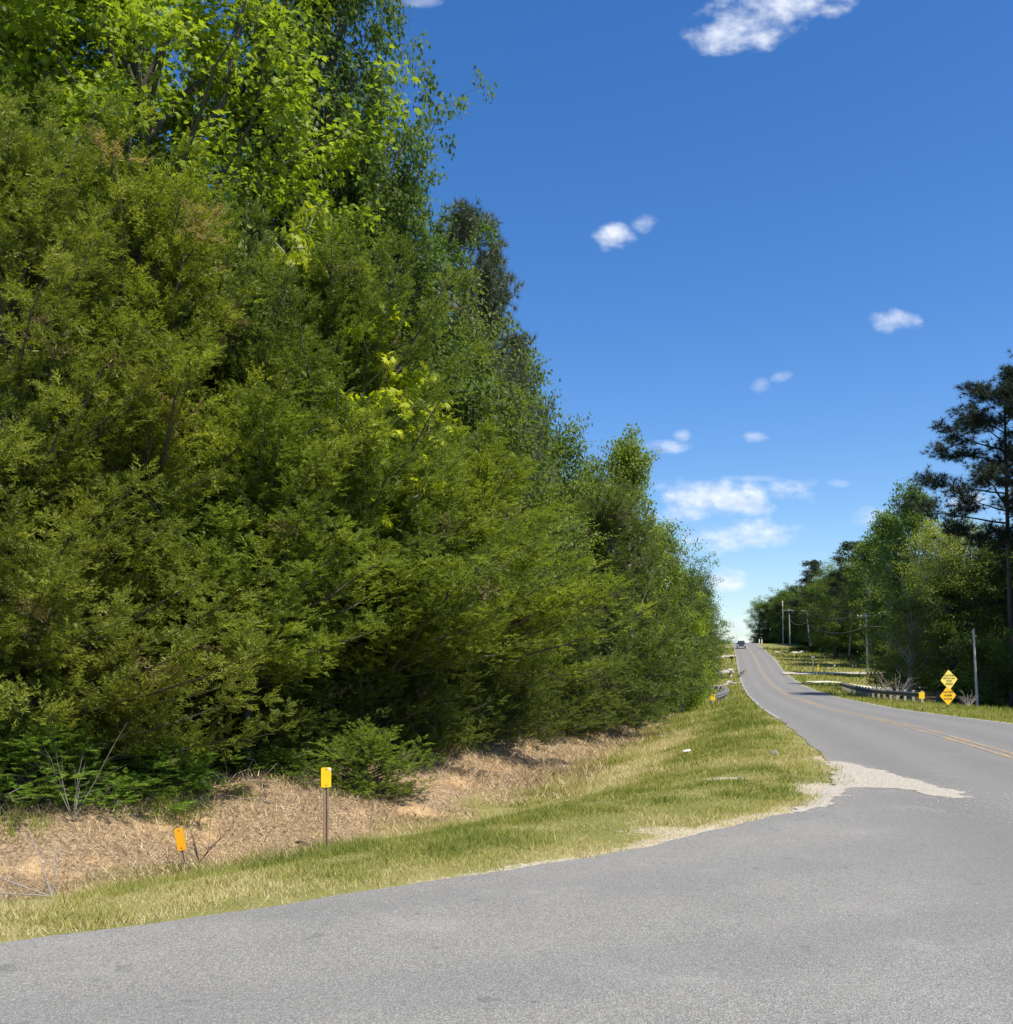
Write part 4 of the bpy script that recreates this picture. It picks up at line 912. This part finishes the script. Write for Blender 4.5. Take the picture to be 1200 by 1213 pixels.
tuft(15, 12.9, 260, .28, .3, .3, 'grass tuft at the far left of the bank')
tuft(105, 9.6, 300, .2, .35, .55, 'straw-coloured tuft near the fallen branch')

# ------------------------------------------------------------------ pickup truck, coming down the left lane
M_car = mat('dark_car_paint', (.025, .022, .022), .25, .2, .05, 3, spec=.7); M_glass = mat('windscreen_glass', (.03, .035, .04), .08, 0, .05, 2, spec=.9)
M_tyre = mat('tyre_rubber', (.02, .02, .02), .85, 0, .1, 9); M_rim = mat('alloy_rim', (.5, .5, .5), .3, .8, .05); M_chr = mat('chrome_bumper', (.65, .65, .66), .25, .85, .05); M_lamp = mat('headlight_lens', (.85, .85, .82), .1, 0, .03, 3, spec=.9)
Yc = 236.; xk = xc(Yc)-1.75; car = empty('pickup_truck', 'dark pickup truck driving down from the crest in the left lane', 'pickup truck', (xk, Yc, float(hr(Yc))+.012), math.atan2(-.2205, 1)+0)
car.rotation_euler[0] = math.atan(.055)
# local frame: front towards -Y
b = MB(); side = [(-2.75, .45), (-2.8, .75), (-2.7, 1.02), (-1.35, 1.15), (-.55, 1.2), (2.8, 1.2), (2.85, .5), (2.2, .4), (-2.2, .4)]
def xprism(mb, pts, w0):
    n = len(pts); V = [(-w0, p[0], p[1]) for p in pts]+[(w0, p[0], p[1]) for p in pts]
    mb.add(V, [tuple(range(n)), tuple(range(2*n-1, n-1, -1))]+[(i, i+n, (i+1) % n+n, (i+1) % n) for i in range(n)])
xprism(b, side, .97); body = b.build('body', M_car, car, bevel=.06)
b = MB(); V = [(-.9, -1.3, 1.15), (.9, -1.3, 1.15), (.92, 1.1, 1.2), (-.92, 1.1, 1.2), (-.72, -.55, 1.82), (.72, -.55, 1.82), (.74, .8, 1.82), (-.74, .8, 1.82)]
b.add(V, [(0, 3, 2, 1), (4, 5, 6, 7), (0, 1, 5, 4), (1, 2, 6, 5), (2, 3, 7, 6), (3, 0, 4, 7)]); b.build('cab', M_car, car, bevel=.05)
b = MB(); b.add([(-.8, -1.245, 1.2), (.8, -1.245, 1.2), (.66, -.655, 1.74), (-.66, -.655, 1.74), (-.8, -1.215, 1.2), (.8, -1.215, 1.2), (.66, -.625, 1.74), (-.66, -.625, 1.74)], [(0, 1, 2, 3), (7, 6, 5, 4), (0, 4, 5, 1), (1, 5, 6, 2), (2, 6, 7, 3), (3, 7, 4, 0)])
b.build('windscreen', M_glass, car)
for sx in (-1, 1):
    for sy in (-1.75, 1.85):
        b = MB(); b.tube([(sx*.8, sy, .39), (sx*.83, sy, .39), (sx*1.0, sy, .39), (sx*1.02, sy, .39)], [.35, .39, .39, .35], 20); wh = b.build('wheel', M_tyre, car)
        b = MB(); b.tube([(sx*1.0, sy, .39), (sx*1.035, sy, .39)], [.23, .2], 14); b.build('rim', M_rim, wh)
    b = MB(); b.box((sx*.76, -2.79, .86), (.34, .06, .2)); b.build('headlight', M_lamp, car, bevel=.02)
    b = MB(); b.box((sx*1.08, -.95, 1.28), (.2, .1, .2)); b.build('wing_mirror', M_blk, car, bevel=.03)
b = MB(); b.box((0, -2.8, .86), (1.1, .05, .26)); g = b.build('grille', M_blk, car, bevel=.01)
for zz in (.78, .86, .94): b = MB(); b.box((0, -2.835, zz), (1.06, .02, .025)); b.build('grille_bar', M_chr, g)
b = MB(); b.box((0, -2.86, .56), (1.9, .14, .2)); b.build('front_bumper', M_chr, car, bevel=.04)
print('trees', NT[0], 'objects', len(bpy.data.objects))
